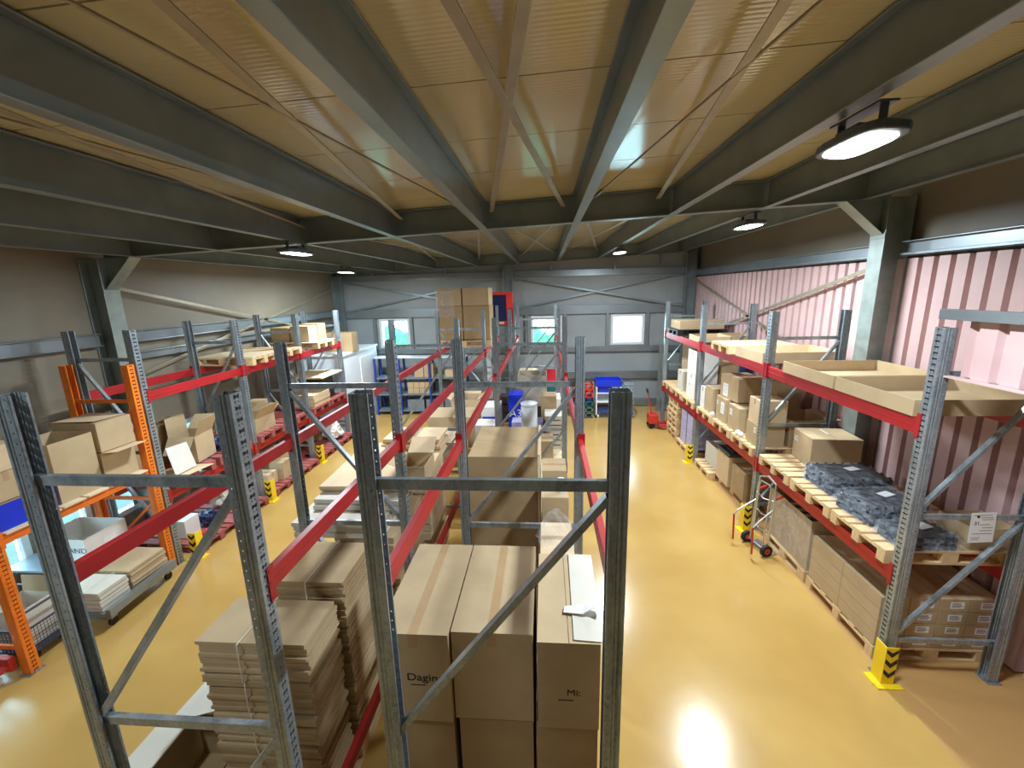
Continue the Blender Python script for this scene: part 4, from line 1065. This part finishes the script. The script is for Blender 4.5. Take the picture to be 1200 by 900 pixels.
carton('brown carton beside the white and blue bag', -6.3, -5.95, 10.3, 10.8, .146, .6, 'kraft', seam='x')

# ================================================= orange rack goods
t = thing('shelf_board', 'wooden boards laid on the orange beams', 'shelf', (-6.0, 4.32, 1.582))
for k in range(6): B().box(-.52, .52, -.80+k*.27, -.56+k*.27, 0, .016).build('board', 'ply', t)
ZO = 1.60
open_carton('large plain open carton in the middle of the orange rack shelf', -6.12, -5.58, 4.12, 4.60, ZO, ZO+.72, 'kraft', flaps=(None,)*4)
open_carton('large open carton beside the left near upright', -6.45, -5.85, 3.95, 4.48, ZO+.0, ZO+.62, 'kraft', flaps=(None,)*4) if 0 else None
t = carton('gaping carton with pale lifted lid on top of the orange rack pile', -6.22, -5.57, 4.68, 5.12, ZO+.42, ZO+.80, 'kraft', rz=-.05, seam='y', labels=[])
B().quadsheet([(-.30, -.22, .382), (.28, -.2, .40), (.26, .22, .385), (-.28, .22, .384)], .004).build('lifted_lid', 'kraft3', t)
open_carton('carton with a forward flap beneath the gaping carton', -6.15, -5.60, 4.66, 5.10, ZO, ZO+.41, 'kraft', flaps=(None, 5, None, None), fl=.22, mf='kraft3', inner=(.95, 'kraft2'))
carton('lower carton at the left edge of the picture', -6.1, -5.6, 3.52, 3.92, ZO+.28, ZO+.58, 'kraft', seam='x')
carton('upper carton at the left edge of the picture', -6.12, -5.62, 3.50, 3.90, ZO+.584, ZO+.86, 'kraft3', seam='x')
open_carton('blue plastic bin under the cartons at the left edge', -6.1, -5.55, 3.5, 4.05, ZO+.002, ZO+.275, 'bluepl', flaps=(None,)*4, name='plastic_bin', cat='bin', inner=(.98, 'kraft2'))
carton('carton behind the plain one on the orange rack', -6.52, -6.16, 3.95, 4.6, ZO, ZO+.50, 'kraft2', seam='x', tape=False)
# workbench shelf and white lettered box
t = thing('work_table', 'low table under the white lettered box by the windows', 'table', (-6.42, 4.72, 0))
B().box(-.45, .42, -.45, .38, .56, .59).build('table_top', 'greyblue', t)
for x in (-.40, .38):
    for y in (-.4, .34): B().box(x-.02, x+.02, y-.02, y+.02, 0, .56).build('leg', 'greyblue', t)
t = open_carton('white open box printed ALAND beside the left near upright', -6.62, -5.92, 4.48, 5.04, .592, .90, 'whiteboard', rz=0, flaps=(None,)*4, mf='whiteboard')
text('printed_lettering', 'ALAND', .10, t, (.17, -.2825, .15), (PI/2, 0, 0), 'inkgrey', sx=1.2)
B().box(.352, .3535, -.05, .12, .10, .20).build('shipping_label', 'paper', t)
# flat cart with cardboard
t = thing('platform_cart', 'low grey cart with castors in the left aisle beside orange upright', 'cart', (-5.78, 4.72, 0)) if 0 else thing('platform_cart', 'low grey cart with castors at the left aisle edge', 'cart', (-5.42, 4.70, 0), .06)
B().box(-.34, .34, -.5, .5, .17, .21).build('deck', 'greyblue', t)
B().box(.30, .36, -.5, .5, .16, .26).build('side_rail', 'girt', t)
for x in (-.28, .28):
    for y in (-.42, .42):
        cw = B().tube([(x-.015, y, .055), (x+.015, y, .055)], .053, 16).build('castor', 'rubber', t)
        B().box(x-.03, x+.03, y-.04, y+.04, .10, .17).build('castor_bracket', 'girt', cw)
t.location = (-5.62, 4.52, 0)
sheets('pale strapped stack of flattened boxes on the low cart', -5.94, -5.35, 4.06, 4.42, .215, .48, 5, 'greyboard', .008, strap=[('x', .1)], gap=.25)
sheets('brown ridged stack of flattened boxes on the low cart', -5.94, -5.35, 4.46, 4.98, .215, .50, 6, 'kraft', .01, gap=.3)
# wire basket trolley
t = thing('wire_basket_trolley', 'wire mesh basket trolley with a dark rim at the left edge', 'trolley', (-5.95, 3.75, 0))
w2, d2, zb0, zt0 = .33, .24, .12, .62
b = B()
for x in (-w2, w2):
    for y in (-d2, d2): b.tube([(x, y, zb0), (x, y, zt0)], .014, 8)
b.tube([(w2, -d2, zt0-.1), (w2, -d2, zt0), (w2, d2, zt0), (-w2, d2, zt0), (-w2, -d2, zt0)], .014, 8).tube([(w2, -d2, .42), (w2, d2, .42)], .012, 8).tube([(-w2, -d2, .42), (w2, -d2, .42)], .012, 8)
b.box(-w2, w2, -d2, d2, zb0, zb0+.02)
b.build('frame', 'wirem', t)
b = B()
for k in range(15):
    q = -d2+.02+k*(2*d2-.04)/14; b.box(w2-.002, w2+.002, q-.0015, q+.0015, zb0, .42).box(-w2-.002, -w2+.002, q-.0015, q+.0015, zb0, .42)
    q = -w2+.02+k*(2*w2-.04)/14; b.box(q-.0015, q+.0015, -d2-.002, -d2+.002, zb0, .42).box(q-.0015, q+.0015, d2-.002, d2+.002, zb0, .42)
for k in range(8):
    z = zb0+.03+k*.038; b.box(w2-.002, w2+.002, -d2, d2, z, z+.003).box(-w2, w2, -d2-.002, -d2+.002, z, z+.003).box(-w2, w2, d2-.002, d2+.002, z, z+.003)
b.build('wire_mesh', 'wirem', t)
for x in (-.26, .26):
    for y in (-.17, .17): B().tube([(x-.015, y, .055), (x+.015, y, .055)], .053, 14).build('castor', 'rubber', t)
open_carton('grey white open carton standing in the wire basket trolley', -6.12, -5.72, 3.58, 3.92, .145, .60, 'greyboard', flaps=(None, None, None, 85), fl=.2, mf='kraft2')

# red platform cart with white wheel
t = thing('platform_cart', 'red platform cart with white wheel at the lower left edge', 'cart', (-5.95, 3.10, 0))
B().box(-.5, .32, -.45, .26, .13, .17).build('deck', 'jackred', t, bevel=.01)
B().box(-.5, .34, .22, .28, .10, .26).build('end_rail', 'jackred', t, bevel=.01)
for x, y in ((.26, .12), (.26, -.35), (-.4, -.35), (-.4, .12)):
    cw = B().tube([(x-.02, y, .06), (x+.02, y, .06)], .058, 20).build('wheel', 'whiterub', t)
sheets('small pale sheets lying on the red platform cart', -6.3, -5.85, 2.85, 3.3, .172, .20, 3, 'greyboard', .01)

# shrubs outside the far windows
for (x, l, s) in ((-6.6, 'green shrub outside seen through the left far window', 3), (-.2, 'green shrub outside seen through the middle far window', 6)):
    o = crumple('shrub', l, 'shrub', x, 19.0, -.30, 1.3, .8, 2.0, 'leaf', s)

t = thing('steel_post', 'pale short steel post before the far wall at the right rack end', 'post', (3.62, 13.62, 0))
B().box(-.05, .05, -.04, .04, .01, 2.14).build('tube', 'column', t, bevel=.004); B().box(-.09, .09, -.08, .08, 0, .01).build('foot_plate', 'galv', t)


# ------------------------------------------------------------ world, camera, colour
w = bpy.data.worlds.new('sky'); S.world = w; w.use_nodes = True
bg = w.node_tree.nodes['Background']; bg.inputs['Color'].default_value = (.60, .86, 1., 1); bg.inputs['Strength'].default_value = 13.0

cam = bpy.data.cameras.new('camera'); co = bpy.data.objects.new('camera', cam); COL.objects.link(co); S.camera = co
f, pit, rol, yaw, HH = 500, .215, -.025, .08, 3.887
cam.sensor_width = 36; cam.sensor_fit = 'HORIZONTAL'; cam.lens = f*36/1200; cam.clip_start = .05; cam.clip_end = 200
cy_, sy_ = math.cos(yaw), math.sin(yaw)
Fh = Vector((-sy_, cy_, 0)); R = Vector((cy_, sy_, 0)); F = Fh*math.cos(pit) - Vector((0,0,1))*math.sin(pit); U = R.cross(F)
R2 = R*math.cos(rol) + U*math.sin(rol); U2 = -R*math.sin(rol) + U*math.cos(rol)
mw = Matrix((R2, U2, -F)).transposed().to_4x4(); mw.translation = Vector((0, 0, HH)); co.matrix_world = mw
S.view_settings.view_transform = 'Standard'; S.view_settings.look = 'None'; S.view_settings.gamma = 1
S.view_settings.use_curve_mapping = False; S.view_settings.exposure = .2
